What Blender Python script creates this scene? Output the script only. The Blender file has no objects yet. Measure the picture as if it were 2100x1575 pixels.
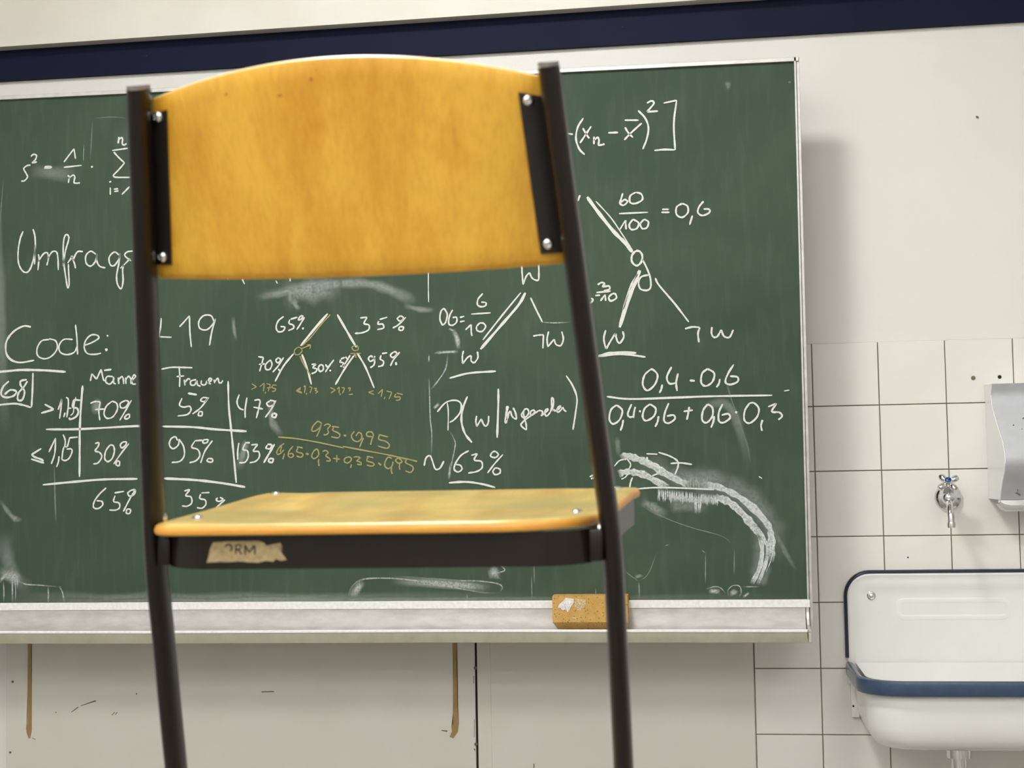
import bpy, bmesh, math, random
from mathutils import Vector, Matrix, noise
random.seed(4)
# ------------------------------------------------------------------ camera
FPX = 3040.0
YAW, PITCH, ROLL = -0.13408525, 0.05921935, -0.01748065
CAM = Vector((-0.2309969, -3.495175, 1.2812733))
fwd = Vector((math.sin(YAW)*math.cos(PITCH), math.cos(YAW)*math.cos(PITCH), math.sin(PITCH)))
rt0 = Vector((math.cos(YAW), -math.sin(YAW), 0)); up0 = rt0.cross(fwd)
right = rt0*math.cos(ROLL) + up0*math.sin(ROLL)
up = -rt0*math.sin(ROLL) + up0*math.cos(ROLL)
sc = bpy.context.scene
cd = bpy.data.cameras.new('camera'); cam = bpy.data.objects.new('camera', cd)
sc.collection.objects.link(cam); sc.camera = cam
cd.sensor_width = 36.0; cd.lens = 36.0*FPX/2100.0
cd.clip_start = .05; cd.clip_end = 50
M = Matrix((right, up, -fwd)).transposed().to_4x4(); M.translation = CAM
cam.matrix_world = M
cd.dof.use_dof = True; cd.dof.focus_distance = 3.35; cd.dof.aperture_fstop = 13.0

def at(px, py, Y=0.0):
    """the place in the room, on the vertical plane y=Y, that the photograph shows at pixel (px,py)"""
    d = fwd + right*((px-1050)/FPX) + up*((787.5-py)/FPX)
    return CAM + d*((Y-CAM.y)/d.y)

# ------------------------------------------------------------------ world, light, exposure
w = bpy.data.worlds.new('world'); sc.world = w; w.use_nodes = True
bg = w.node_tree.nodes['Background']
bg.inputs['Color'].default_value = (.8, .85, 1, 1); bg.inputs['Strength'].default_value = .03
KEY = 12.0
LAMPS = [(-.85, -1.55, .38, .38, 1)]+[(x, y, 1.3, .9, 0) for y in (-3.5, -5.1, -6.5) for x in (-2.7, -.9, .9)]
LAMP_W = 3.3      # radiance of the ceiling panels
sc.view_settings.view_transform = 'Standard'; sc.view_settings.look = 'None'
sc.view_settings.exposure = 1.22; sc.view_settings.gamma = 1.0; sc.view_settings.use_curve_mapping = False

# ------------------------------------------------------------------ helpers
C = sc.collection
def lin(c):
    return tuple(((v/255)/12.92 if v/255 <= .04045 else ((v/255+.055)/1.055)**2.4) for v in c) + (1,)
def obj(name, bm, mat, parent=None, smooth=False, loc=None):
    me = bpy.data.meshes.new(name)
    bmesh.ops.recalc_face_normals(bm, faces=bm.faces[:])
    bm.to_mesh(me); bm.free()
    me.materials.append(mat)
    if smooth:
        me.shade_smooth()
        me.set_sharp_from_angle(angle=math.radians(38))
    o = bpy.data.objects.new(name, me); C.objects.link(o)
    if parent: o.parent = parent
    if loc is not None: o.location = loc
    return o
def empty(name, loc, rz=0):
    o = bpy.data.objects.new(name, None); C.objects.link(o); o.location = loc; o.rotation_euler = (0, 0, rz)
    o.empty_display_size = .05
    return o
def tag(o, label, cat, group=None):
    o['label'] = label; o['category'] = cat
    if group: o['group'] = group
    return o
def struct(o, label=None):
    o['kind'] = 'structure'
    if label: o['label'] = label
    return o
def box(bm, x0, x1, y0, y1, z0, z1, bev=0, seg=2):
    r = bmesh.ops.create_cube(bm, size=1)
    vs = r['verts']
    for v in vs:
        v.co = Vector((x0+(v.co.x+.5)*(x1-x0), y0+(v.co.y+.5)*(y1-y0), z0+(v.co.z+.5)*(z1-z0)))
    if bev:
        es = list({e for v in vs for e in v.link_edges})
        bmesh.ops.bevel(bm, geom=es, offset=bev, segments=seg, profile=.5, affect='EDGES')
def bbox(*a, bev=0, seg=2):
    bm = bmesh.new(); box(bm, *a, bev=bev, seg=seg); return bm
def loft(rings, closed=True, caps=True, bm=None):
    bm = bm or bmesh.new()
    R = [[bm.verts.new(p) for p in r] for r in rings]
    n = len(R[0])
    for a, b in zip(R, R[1:]):
        for i in range(n if closed else n-1):
            j = (i+1) % n
            try: bm.faces.new((a[i], a[j], b[j], b[i]))
            except ValueError: pass
    if caps:
        try: bm.faces.new(R[0][::-1]); bm.faces.new(R[-1])
        except ValueError: pass
    return bm
def sweep(path, prof, upv=Vector((0, 0, 1)), bm=None, caps=True, closed=False):
    """prof: list of (a,b): a along side vector, b along normal"""
    path = [Vector(p) for p in path]; rings = []; n = len(path)
    for i, p in enumerate(path):
        if closed: t = path[(i+1) % n]-path[i-1]
        else: t = path[min(i+1, n-1)]-path[max(i-1, 0)]
        t.normalize()
        s = t.cross(upv).normalized(); nn = s.cross(t).normalized()
        rings.append([p+s*a+nn*b for a, b in prof])
    if closed: rings.append(rings[0])
    if closed:
        bm = bm or bmesh.new(); R = [[bm.verts.new(p) for p in r] for r in rings[:-1]]; m = len(R[0])
        for i in range(len(R)):
            a, b = R[i], R[(i+1) % len(R)]
            for k in range(m):
                bm.faces.new((a[k], a[(k+1) % m], b[(k+1) % m], b[k]))
        return bm
    return loft(rings, bm=bm, caps=caps)
def ellipse(a, b, n=20, p=2.0):
    out = []
    for i in range(n):
        t = 2*math.pi*i/n; c, s = math.cos(t), math.sin(t)
        out.append((a*abs(c)**(2/p)*(1 if c >= 0 else -1), b*abs(s)**(2/p)*(1 if s >= 0 else -1)))
    return out
def smooth_path(pts, n=8):
    pts = [Vector(p) for p in pts]
    if len(pts) < 3: return pts
    P = [pts[0]*2-pts[1]]+pts+[pts[-1]*2-pts[-2]]; out = []
    for i in range(1, len(P)-2):
        a, b, c, d = P[i-1:i+3]
        for k in range(n):
            t = k/n
            out.append(.5*((2*b)+(c-a)*t+(2*a-5*b+4*c-d)*t*t+(3*b-a-3*c+d)*t**3))
    out.append(pts[-1]); return out
def lathe(prof, n=28, axis_o=Vector((0, 0, 0)), axis=Vector((0, 0, 1)), bm=None):
    """prof: (radius, height) along axis"""
    axis = axis.normalized(); q = axis.to_track_quat('Z', 'Y')
    rings = [[axis_o+q@Vector((r*math.cos(2*math.pi*i/n), r*math.sin(2*math.pi*i/n), h)) for i in range(n)] for r, h in prof]
    return loft(rings, bm=bm)

# ------------------------------------------------------------------ materials
def mat(name, col, rough=.5, metal=0, spec=.5, noise_amt=0, nscale=20, col2=None, stretch=None, bump=0, bscale=200, coat=0, detail=4):
    m = bpy.data.materials.new(name); m.use_nodes = True; nt = m.node_tree; N = nt.nodes; L = nt.links
    b = N['Principled BSDF']
    b.inputs['Roughness'].default_value = rough; b.inputs['Metallic'].default_value = metal
    b.inputs['Specular IOR Level'].default_value = spec
    b.inputs['Coat Weight'].default_value = coat; b.inputs['Coat Roughness'].default_value = .15
    tc = N.new('ShaderNodeTexCoord'); mp = N.new('ShaderNodeMapping'); L.new(tc.outputs['Object'], mp.inputs['Vector'])
    if stretch: mp.inputs['Scale'].default_value = stretch
    if noise_amt:
        nz = N.new('ShaderNodeTexNoise'); nz.inputs['Scale'].default_value = nscale; nz.inputs['Detail'].default_value = detail
        L.new(mp.outputs[0], nz.inputs['Vector'])
        rp = N.new('ShaderNodeValToRGB'); L.new(nz.outputs['Fac'], rp.inputs[0])
        rp.color_ramp.elements[0].position = .5-.5*noise_amt; rp.color_ramp.elements[1].position = .5+.5*noise_amt
        rp.color_ramp.elements[0].color = lin(col2 or tuple(v*.85 for v in col)); rp.color_ramp.elements[1].color = lin(col)
        L.new(rp.outputs[0], b.inputs['Base Color'])
    else: b.inputs['Base Color'].default_value = lin(col)
    if bump:
        n2 = N.new('ShaderNodeTexNoise'); n2.inputs['Scale'].default_value = bscale; L.new(tc.outputs['Object'], n2.inputs['Vector'])
        bp = N.new('ShaderNodeBump'); bp.inputs['Strength'].default_value = bump; bp.inputs['Distance'].default_value = .002
        L.new(n2.outputs['Fac'], bp.inputs['Height']); L.new(bp.outputs[0], b.inputs['Normal'])
    return m
def wood(name, light, dark, axis, rough=.42, green=None):
    """varnished beech veneer: streaks running along the given object axis"""
    m = bpy.data.materials.new(name); m.use_nodes = True; nt = m.node_tree; N = nt.nodes; L = nt.links
    b = N['Principled BSDF']; b.inputs['Roughness'].default_value = rough; b.inputs['Coat Weight'].default_value = .12; b.inputs['Coat Roughness'].default_value = .3
    tc = N.new('ShaderNodeTexCoord')
    def nz(scale, stretch, detail=4, dist=0):
        mp = N.new('ShaderNodeMapping'); mp.inputs['Scale'].default_value = stretch; L.new(tc.outputs['Object'], mp.inputs['Vector'])
        n = N.new('ShaderNodeTexNoise'); n.inputs['Scale'].default_value = scale; n.inputs['Detail'].default_value = detail; n.inputs['Distortion'].default_value = dist
        L.new(mp.outputs[0], n.inputs['Vector']); return n.outputs['Fac']
    s1 = tuple(.1 if k == axis else 1 for k in range(3)); s2 = tuple(.04 if k == axis else 1 for k in range(3))
    a = nz(32, s1, 3, .4); f = nz(330, s2, 2); g = nz(14, (1, 1, 1), 3)
    def ramp(x, p0, p1, c0, c1):
        r = N.new('ShaderNodeValToRGB'); L.new(x, r.inputs[0]); e = r.color_ramp.elements
        e[0].position = p0; e[1].position = p1; e[0].color = c0; e[1].color = c1; return r.outputs[0]
    base = ramp(a, .3, .62, lin(dark), lin(light))
    fine = ramp(f, .3, .6, (.86, .83, .76, 1), (1, 1, 1, 1))
    mx = N.new('ShaderNodeMix'); mx.data_type = 'RGBA'; mx.blend_type = 'MULTIPLY'; mx.inputs[0].default_value = .8
    L.new(base, mx.inputs[6]); L.new(fine, mx.inputs[7]); out = mx.outputs[2]
    m2 = N.new('ShaderNodeMix'); m2.data_type = 'RGBA'; m2.blend_type = 'MIX'
    L.new(ramp(g, .38, .66, (0, 0, 0, 1), (.75, .75, .75, 1) if green else (.22, .22, .22, 1)), m2.inputs[0])
    L.new(out, m2.inputs[6]); m2.inputs[7].default_value = lin(green or tuple(v*.9 for v in light)); out = m2.outputs[2]
    L.new(out, b.inputs['Base Color'])
    return m

m_wall = mat('painted_wall', (232, 230, 224), .6, noise_amt=.5, nscale=3, col2=(226, 224, 217), bump=.12, bscale=260)
m_trimw = mat('white_trim_paint', (226, 222, 212), .5, noise_amt=.6, nscale=6, col2=(216, 211, 200), bump=.05)
m_navy = mat('navy_paint', (17, 21, 50), .7, spec=.2, noise_amt=.6, nscale=5, col2=(12, 15, 40), bump=.05)
m_tile = mat('glazed_tile', (233, 231, 225), .32, noise_amt=.6, nscale=7, col2=(226, 223, 215), bump=.04, bscale=90)
m_grout = mat('dirty_grout', (150, 138, 108), .9, noise_amt=.6, nscale=18, col2=(96, 84, 58))
m_panel = mat('cream_panel_paint', (222, 220, 211), .42, noise_amt=.6, nscale=5, col2=(214, 211, 200), bump=.05)
m_floor = mat('linoleum', (150, 146, 138), .5, noise_amt=.6, nscale=12)
m_alu = mat('dusty_aluminium', (214, 212, 206), .42, metal=.55, noise_amt=.7, nscale=40, col2=(176, 174, 168), bump=.1)
m_dark = mat('dark_gap', (28, 22, 16), .8)
m_tray = mat('chalk_dusted_tray', (200, 197, 193), .6, metal=.2, noise_amt=.9, nscale=60, col2=(158, 154, 148), stretch=(.4, 1, 1), bump=.2, detail=8)
m_traylip = mat('tray_lip_metal', (176, 172, 154), .5, metal=.2, noise_amt=.8, nscale=40, col2=(156, 150, 130))
m_screw = mat('chrome', (225, 225, 225), .13, metal=1)
m_enamel = mat('white_enamel', (236, 236, 233), .16, noise_amt=.5, nscale=8, col2=(231, 230, 226), coat=.3)
m_rim = mat('blue_enamel', (56, 78, 106), .28, noise_amt=.8, nscale=60, col2=(44, 60, 82), coat=.3)
m_rimd = mat('dark_blue_enamel', (40, 52, 72), .3, noise_amt=.8, nscale=60, col2=(30, 36, 48))
m_plast = mat('white_plastic', (238, 238, 236), .3)
m_greyp = mat('grey_plastic', (196, 198, 202), .45, noise_amt=.5, nscale=40, col2=(188, 190, 195))
m_blue = mat('blue_cap', (20, 60, 130), .2)
m_paint = mat('brown_black_paint', (24, 16, 11), .3, spec=.3, noise_amt=.6, nscale=60, col2=(19, 12, 8), coat=.12)
m_bplate = mat('black_plate', (30, 26, 23), .4, noise_amt=.6, nscale=60, col2=(24, 20, 18))
m_back = wood('backrest_veneer', (226, 173, 56), (204, 145, 34), 2)
m_seat = wood('worn_seat_board_reflection', (214, 182, 100), (186, 148, 70), 1, rough=.3, green=(158, 148, 88))  # worn veneer; green patches also paint the chalkboard's reflection into the colour
m_edge = mat('ply_edge', (218, 160, 66), .4, noise_amt=.8, nscale=300, col2=(196, 130, 44), stretch=(.1, .1, 1))
m_dust = mat('white_dusted_metal', (244, 243, 240), .7, noise_amt=.7, nscale=120, col2=(214, 212, 206), detail=8, bump=.2)
m_glue = mat('dried_glue', (176, 146, 92), .6, noise_amt=.8, nscale=40, col2=(146, 116, 70), bump=.4, bscale=150)
m_mark = mat('dark_scuff', (112, 104, 90), .8)
m_desk = mat('desk_laminate', (190, 170, 135), .4, noise_amt=.5, nscale=8)

def board_mat():
    m = bpy.data.materials.new('green_chalkboard'); m.use_nodes = True; nt = m.node_tree; N = nt.nodes; L = nt.links
    b = N['Principled BSDF']; b.inputs['Roughness'].default_value = .55; b.inputs['Specular IOR Level'].default_value = .12
    tc = N.new('ShaderNodeTexCoord')
    def nz(scale, st, d, dist=0.):
        mp = N.new('ShaderNodeMapping'); mp.inputs['Scale'].default_value = st; mp.inputs['Rotation'].default_value = (0, .25, 0)
        L.new(tc.outputs['Object'], mp.inputs[0]); n = N.new('ShaderNodeTexNoise'); n.inputs['Scale'].default_value = scale
        n.inputs['Detail'].default_value = d; n.inputs['Distortion'].default_value = dist; L.new(mp.outputs[0], n.inputs['Vector']); return n.outputs['Fac']
    r = N.new('ShaderNodeValToRGB'); L.new(nz(2.2, (1, 1, 1.4), 7, 1.2), r.inputs[0]); e = r.color_ramp.elements
    e[0].position = .3; e[0].color = lin((58, 75, 59)); e[1].position = .72; e[1].color = lin((70, 86, 69))
    r2 = N.new('ShaderNodeValToRGB'); L.new(nz(60, (1, 1, .15), 3), r2.inputs[0]); e = r2.color_ramp.elements
    e[0].position = .5; e[0].color = (0, 0, 0, 1); e[1].position = .85; e[1].color = (.1, .1, .1, 1)
    mx = N.new('ShaderNodeMix'); mx.data_type = 'RGBA'; L.new(r2.outputs[0], mx.inputs[0]); L.new(r.outputs[0], mx.inputs[6]); mx.inputs[7].default_value = lin((140, 150, 140))
    L.new(mx.outputs[2], b.inputs['Base Color']); return m
m_board = board_mat()
def chalk_mat(name, col, lo, hi, scale, smear=False):
    """chalk dust: grains of colour over the bare board; a smear thins out with its own density attribute"""
    m = bpy.data.materials.new(name); m.use_nodes = True; nt = m.node_tree; N = nt.nodes; L = nt.links
    b = N['Principled BSDF']; b.inputs['Roughness'].default_value = .95; b.inputs['Base Color'].default_value = lin(col); b.inputs['Specular IOR Level'].default_value = .1
    tc = N.new('ShaderNodeTexCoord'); n = N.new('ShaderNodeTexNoise'); n.inputs['Scale'].default_value = scale; n.inputs['Detail'].default_value = 3
    L.new(tc.outputs['Object'], n.inputs['Vector'])
    r = N.new('ShaderNodeMapRange'); r.inputs[1].default_value = .3; r.inputs[2].default_value = .6; r.inputs[3].default_value = lo; r.inputs[4].default_value = hi
    L.new(n.outputs['Fac'], r.inputs[0]); fac = r.outputs[0]
    if smear:
        at_ = N.new('ShaderNodeAttribute'); at_.attribute_name = 'dust'
        mu = N.new('ShaderNodeMath'); mu.operation = 'MULTIPLY'; L.new(fac, mu.inputs[0]); L.new(at_.outputs['Fac'], mu.inputs[1]); fac = mu.outputs[0]
    L.new(fac, b.inputs['Alpha']); return m
m_chalk = chalk_mat('white_chalk', (228, 230, 222), .66, 1.0, 900)
m_ychalk = chalk_mat('yellow_chalk', (178, 168, 114), .5, .95, 900)
m_smear = chalk_mat('chalk_smear', (224, 229, 224), .5, 1.0, 260, True)

# ------------------------------------------------------------------ setting: floor, wall, trims, tiles
struct(obj('floor', bbox(-4, 2.2, -7.2, .1, -.1, 0), m_floor))
m_ceil = mat('ceiling_paint', (236, 234, 228), .8)
m_rear = mat('rear_wall_paint', (205, 203, 198), .7, noise_amt=.5, nscale=2)
struct(obj('ceiling', bbox(-4, 2.2, -7.2, .1, 3.3, 3.4), m_ceil))
struct(obj('wall_left', bbox(-4.12, -4, -7.2, .1, 0, 3.3), m_rear))
struct(obj('wall_right', bbox(2.2, 2.32, -7.2, .1, 0, 3.3), m_rear))
struct(obj('wall_rear', bbox(-4, 2.2, -7.3, -7.2, 0, 3.3), m_rear))
m_glow = bpy.data.materials.new('lit_panel'); m_glow.use_nodes = True
_b = m_glow.node_tree.nodes['Principled BSDF']; _b.inputs['Emission Color'].default_value = (1, .998, .99, 1); _b.inputs['Emission Strength'].default_value = LAMP_W
m_glow2 = m_glow.copy(); m_glow2.node_tree.nodes['Principled BSDF'].inputs['Emission Strength'].default_value = LAMP_W*KEY
for k, (lx, ly, lw, ll, gm) in enumerate(LAMPS):
    L_o = empty('ceiling_light', (lx, ly, 3.3)); tag(L_o, 'square ceiling light panel near the chalkboard' if k == 0 else '%s ceiling light panel in the %s row behind the chalkboard end of the room' % ({-2.7: 'left', -.9: 'middle', .9: 'right'}.get(lx), {-3.5: 'front', -5.1: 'second', -6.5: 'rear'}.get(ly)), 'ceiling light', None if k == 0 else 'long ceiling lights')
    obj('housing', bbox(-lw/2-.02, lw/2+.02, -ll/2-.02, ll/2+.02, -.05, 0, bev=.003), m_ceil, L_o)
    obj('diffuser', bbox(-lw/2, lw/2, -ll/2, ll/2, -.056, -.0495), m_glow2 if k == 0 else m_glow, L_o)
wall = struct(obj('wall_back', bbox(-4, 2.2, 0, .15, 0, 3.3), m_wall))
# navy band and the white cornice board above it
zb = .5*(at(0, 165).z+at(2100, 43).z); zt = .5*(at(0, 103).z+at(1540, -2).z)
def slat(pts_bot, pts_top, y0, y1):
    """board along the wall whose lower/upper edges pass through two photographed points each"""
    def line(a, b, x): return a.z+(b.z-a.z)*(x-a.x)/(b.x-a.x)
    bm = bmesh.new(); rings = []
    for x in (-4, -2.2, -.8, .6, 2.2):
        zb_, zt_ = line(*pts_bot, x), line(*pts_top, x)
        rings.append([Vector((x, y0, zb_)), Vector((x, y0, zt_)), Vector((x, y1, zt_)), Vector((x, y1, zb_))])
    return loft(rings, bm=bm)
struct(obj('trim_1', slat((at(0, 166, -.012), at(2100, 43, -.012)), (at(0, 100, -.012), at(1540, -4, -.012)), -.012, 0), m_navy), 'dark navy painted band running along the wall above the chalkboard')
t2 = struct(obj('trim_2', slat((at(0, 96, -.045), at(1300, 9, -.045)), (at(0, 49, -.045), at(560, 12, -.045)), -.045, 0), m_trimw), 'white painted rail above the navy band')
t3 = struct(obj('trim_3', slat((at(0, 50, -.042), at(560, 13, -.042)), (at(0, -260, -.04), at(560, -300, -.04)), -.042, 0), m_trimw), 'cream painted boarding above the white rail')
for (px, py) in [(1277, 56), (301, 115)]:
    p = at(px, py, -.0125); obj('screw_hole', lathe([(.0028, 0), (.0028, .0012), (.001, .0012)], 12, p, Vector((0, -1, 0))), m_dark, bpy.data.objects['trim_1'])

# tiles: 15 cm squares, each its own piece, on a grout bed that is a part of the wall
X0, Z0, P = 0.0, 1.42, .15
obj('grout_bed', bbox(X0-P, X0+6*P+.004, -.003, .001, .07, Z0+.1455), m_grout, wall)
gap = .0021
def tile_mesh(w_, h_):
    bm = bmesh.new(); box(bm, gap/2, w_-gap/2, -.0075, -.001, gap/2, h_-gap/2)
    bmesh.ops.bevel(bm, geom=[e for e in bm.edges if all(v.co.y < -.007 for v in e.verts)], offset=.0012, segments=1, affect='EDGES')
    me = bpy.data.meshes.new('tile'); bmesh.ops.recalc_face_normals(bm, faces=bm.faces[:]); bm.to_mesh(me); bm.free(); me.materials.append(m_tile); return me
tm, tmt = tile_mesh(P, P), tile_mesh(P, .146)
for r in range(-9, 1):
    for c in range(-1, 6):
        o = bpy.data.objects.new('tile', tmt if r == 0 else tm); C.objects.link(o); o.parent = wall
        o.location = (X0+c*P, random.uniform(-.0004, .0004), Z0+r*P)
        o.rotation_euler = (random.uniform(-.002, .002), 0, random.uniform(-.002, .002))
# painted boards below the chalkboard
zt_ = at(500, 1300).z+.06
xs = at(979, 1400).x; xl = at(18, 1400).x
pa = obj('panel', bbox(xl, xs-.004, -.012, 0, .02, zt_, bev=.001, seg=1), m_panel, wall); pa['label'] = 'cream board below the left of the chalkboard with two brown glue runs'
obj('panel_seam', bbox(xs-.0045, xs+.0015, -.004, 0, .02, zt_), m_dark, wall)
pb = obj('panel', bbox(xs+.001, at(1007, 1400).x, -.006, 0, .02, zt_), m_panel, wall)
pc = obj('panel', bbox(at(1007, 1400).x, X0-P-.002, -.0085, 0, .02, zt_, bev=.001, seg=1), m_panel, wall)
for (px, py, r) in [(26, 1398, .0028), (21, 1543, .0028), (975, 1370, .004), (976, 1526, .004)]:
    obj('screw_head', lathe([(r, 0), (r, .0012), (r*.6, .002)], 12, at(px, py, -.012), Vector((0, -1, 0))), m_mark, pa)
def blob(pts_px, Y, thick, m, name, parent):
    """flat run or scuff with its own outline, standing `thick` proud"""
    P_ = [at(x, y, Y) for x, y in pts_px]; bm = bmesh.new()
    a = [bm.verts.new(p) for p in P_]; b = [bm.verts.new(p+Vector((0, -thick, 0))) for p in P_]
    bm.faces.new(a); bm.faces.new(b[::-1]); n = len(a)
    for i in range(n): bm.faces.new((a[i], a[(i+1) % n], b[(i+1) % n], b[i]))
    bmesh.ops.triangulate(bm, faces=[f for f in bm.faces if len(f.verts) > 4])
    return obj(name, bm, m, parent)
g = blob([(58, 1305), (65, 1305), (64, 1360), (65, 1430), (65, 1485), (65, 1497), (62, 1514), (59, 1514), (55, 1502), (54, 1492), (57, 1484), (57, 1400)], -.012, .0015, m_glue, 'glue_run', pa)
blob([(928, 1305), (937, 1305), (937, 1360), (938, 1430), (939, 1465), (941, 1482), (939, 1500), (933, 1509), (930, 1514), (922, 1511), (927, 1500), (926, 1490), (930, 1484), (929, 1462), (929, 1400)], -.012, .0015, m_glue, 'glue_run', pa)
for pts in [[(146, 1460), (160, 1449), (161, 1451), (147, 1461)], [(165, 1447), (195, 1436), (198, 1438), (166, 1448)], [(229, 1466), (235, 1460), (236, 1461), (230, 1467)], [(236, 1465), (240, 1460), (241, 1461), (237, 1466)],
            [(536, 1418), (562, 1417), (562, 1419), (536, 1420)], [(905, 1497), (918, 1498), (917, 1501), (906, 1499)], [(66, 1513), (73, 1516), (72, 1517), (66, 1514)], [(278, 1423), (281, 1421), (281, 1425)], [(113, 1460), (116, 1460), (115, 1463)],
            [(971, 1386), (972, 1386), (972, 1402), (971, 1402)], [(972, 1475), (973, 1475), (973, 1512), (972, 1512)], [(971, 1535), (975, 1536), (974, 1541)]]:
    blob(pts, -.012, .0004, m_mark, 'scuff', pa)
blob([(1094, 1566), (1096, 1566), (1096, 1575), (1094, 1575)], -.0085, .0004, m_mark, 'scuff', pc)
# wall fixings: plug, drilled hole, nail
for name, px, py, Y, r, m in [('wall_plug', 1996, 775, -.008, .0052, mat('olive_plug', (120, 116, 92), .8)), ('drill_hole', 2050, 773, -.008, .0045, m_dark), ('speck', 1862, 1143, -.008, .0018, m_dark)]:
    obj(name, lathe([(r, 0), (r*.9, .001), (r*.5, .002)], 9, at(px, py, Y), Vector((0, -1, 0))), m, wall)
blob([(2001, 238), (2006, 239), (2007, 242), (2002, 242)], 0, .003, m_mark, 'nail', wall)

# ------------------------------------------------------------------ chalkboard
YB = -.20
B = empty('chalkboard', at(850, 1300, -.07)); tag(B, 'long green chalkboard in an aluminium frame covered with chalk sums', 'chalkboard')
Bi = Vector(B.location)
def bobj(name, bm, m, parent=None, smooth=False):
    o = obj(name, bm, m, parent or B, smooth)
    if parent is None: o.location = -Bi
    return o
TL, TR, BR_, BL = at(-330, 222, YB), at(1628, 127, YB), at(1655, 1229, YB), at(-330, 1238, YB)
def quad_slab(c, y0, y1):
    bm = bmesh.new()
    a = [bm.verts.new((p.x, y0, p.z)) for p in c]; b = [bm.verts.new((p.x, y1, p.z)) for p in c]
    bm.faces.new(a); bm.faces.new(b)
    for i in range(4): bm.faces.new((a[i], a[(i+1) % 4], b[(i+1) % 4], b[i]))
    return bm
slab = bobj('writing_surface', quad_slab([TL, TR, BR_, BL], YB, YB+.022), m_board)
def bar(a, b, w_, y0, y1, bev=.0008):
    """frame profile from a to b, w_ wide towards its left-hand side"""
    d = (b-a); d.y = 0; d.normalize(); n = Vector((-d.z, 0, d.x))
    c = [a, b, b+n*w_, a+n*w_]
    bm = quad_slab(c, y0, y1)
    if bev: bmesh.ops.bevel(bm, geom=bm.edges[:], offset=bev, segments=1, affect='EDGES')
    return bm
fr = .0105
def V2(x, z): return Vector((x, YB, z))
bobj('top_frame', bar(TL, TR+(TR-TL).normalized()*fr, fr*.9, YB-.006, YB+.024), m_alu)
bobj('bottom_frame', bar(BR_+(BR_-BL).normalized()*fr*.55, BL, .017, YB-.008, YB+.024), m_dust)
sf = bobj('side_frame', bar(TR+Vector((0, 0, fr*.9)), BR_, .0045, YB-.006, YB+.024, .0005), m_alu)
off = Vector((.0052, 0, 0))
bobj('side_frame', bar(TR+off+Vector((0, 0, fr*.9)), BR_+off-Vector((0, 0, .06)), .0065, YB-.002, YB+.03, .0005), m_alu)
bobj('frame_groove', bar(TR+Vector((.004, 0, 0)), BR_+Vector((.004, 0, 0)), .002, YB+.001, YB+.02, 0), m_dark)
bobj('back_frame', bbox(-2.3, TR.x-.1, YB+.025, -.001, TR.z-.3, TR.z-.24), m_alu)
bobj('back_frame', bbox(-2.3, TR.x-.1, YB+.025, -.02, BR_.z+.15, BR_.z+.21), m_alu)
# chalk tray: concave trough with a raised lip
def tray_ring(px):
    top = at(px, 1244 if px > 600 else 1247, YB-.006); x = top.x
    lip = at(px, 1291+(0 if px > 600 else 3), YB-.062); z1 = top.z; zl = lip.z; zlb = at(px, 1318+(2 if px < 600 else 0), YB-.066).z
    P_ = [(0.018, z1), (-.006, z1), (-.007, z1-.012), (-.011, z1-.026), (-.019, z1-.038), (-.030, z1-.0465), (-.044, z1-.050), (-.056, zl-.006), (-.0595, zl-.002), (-.0605, zl), (-.0655, zl+.0004), (-.0672, zl-.0012), (-.0672, zl-.0050), (-.0658, zl-.0056), (-.0658, zlb+.001), (-.0655, zlb), (-.05, zlb), (-.045, zlb+.004), (0.018, zlb+.004)]
    return x, P_
def tray_mesh(pxs, sl):
    rings = []
    for px in pxs:
        x, P_ = tray_ring(px); rings.append([Vector((x, YB+y, z)) for y, z in P_])
    return loft(rings)
tr = bobj('chalk_tray', tray_mesh([-330, 300, 900, 1400, 1651], 0), m_tray, smooth=True)
tr.data.materials.append(m_traylip); tr.data.materials.append(m_dust)
for k, p_ in enumerate(tr.data.polygons):
    if k < 19*4: p_.material_index = {9: 2, 10: 2, 11: 2, 12: 2, 13: 1, 14: 1, 15: 1}.get(k % 19, 0)
# tray end cap
x_, P_ = tray_ring(1653)
bobj('tray_end_cap', loft([[Vector((x_+dx, YB+y, z)) for y, z in P_] for dx in (0, .006)]), m_alu)
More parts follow.
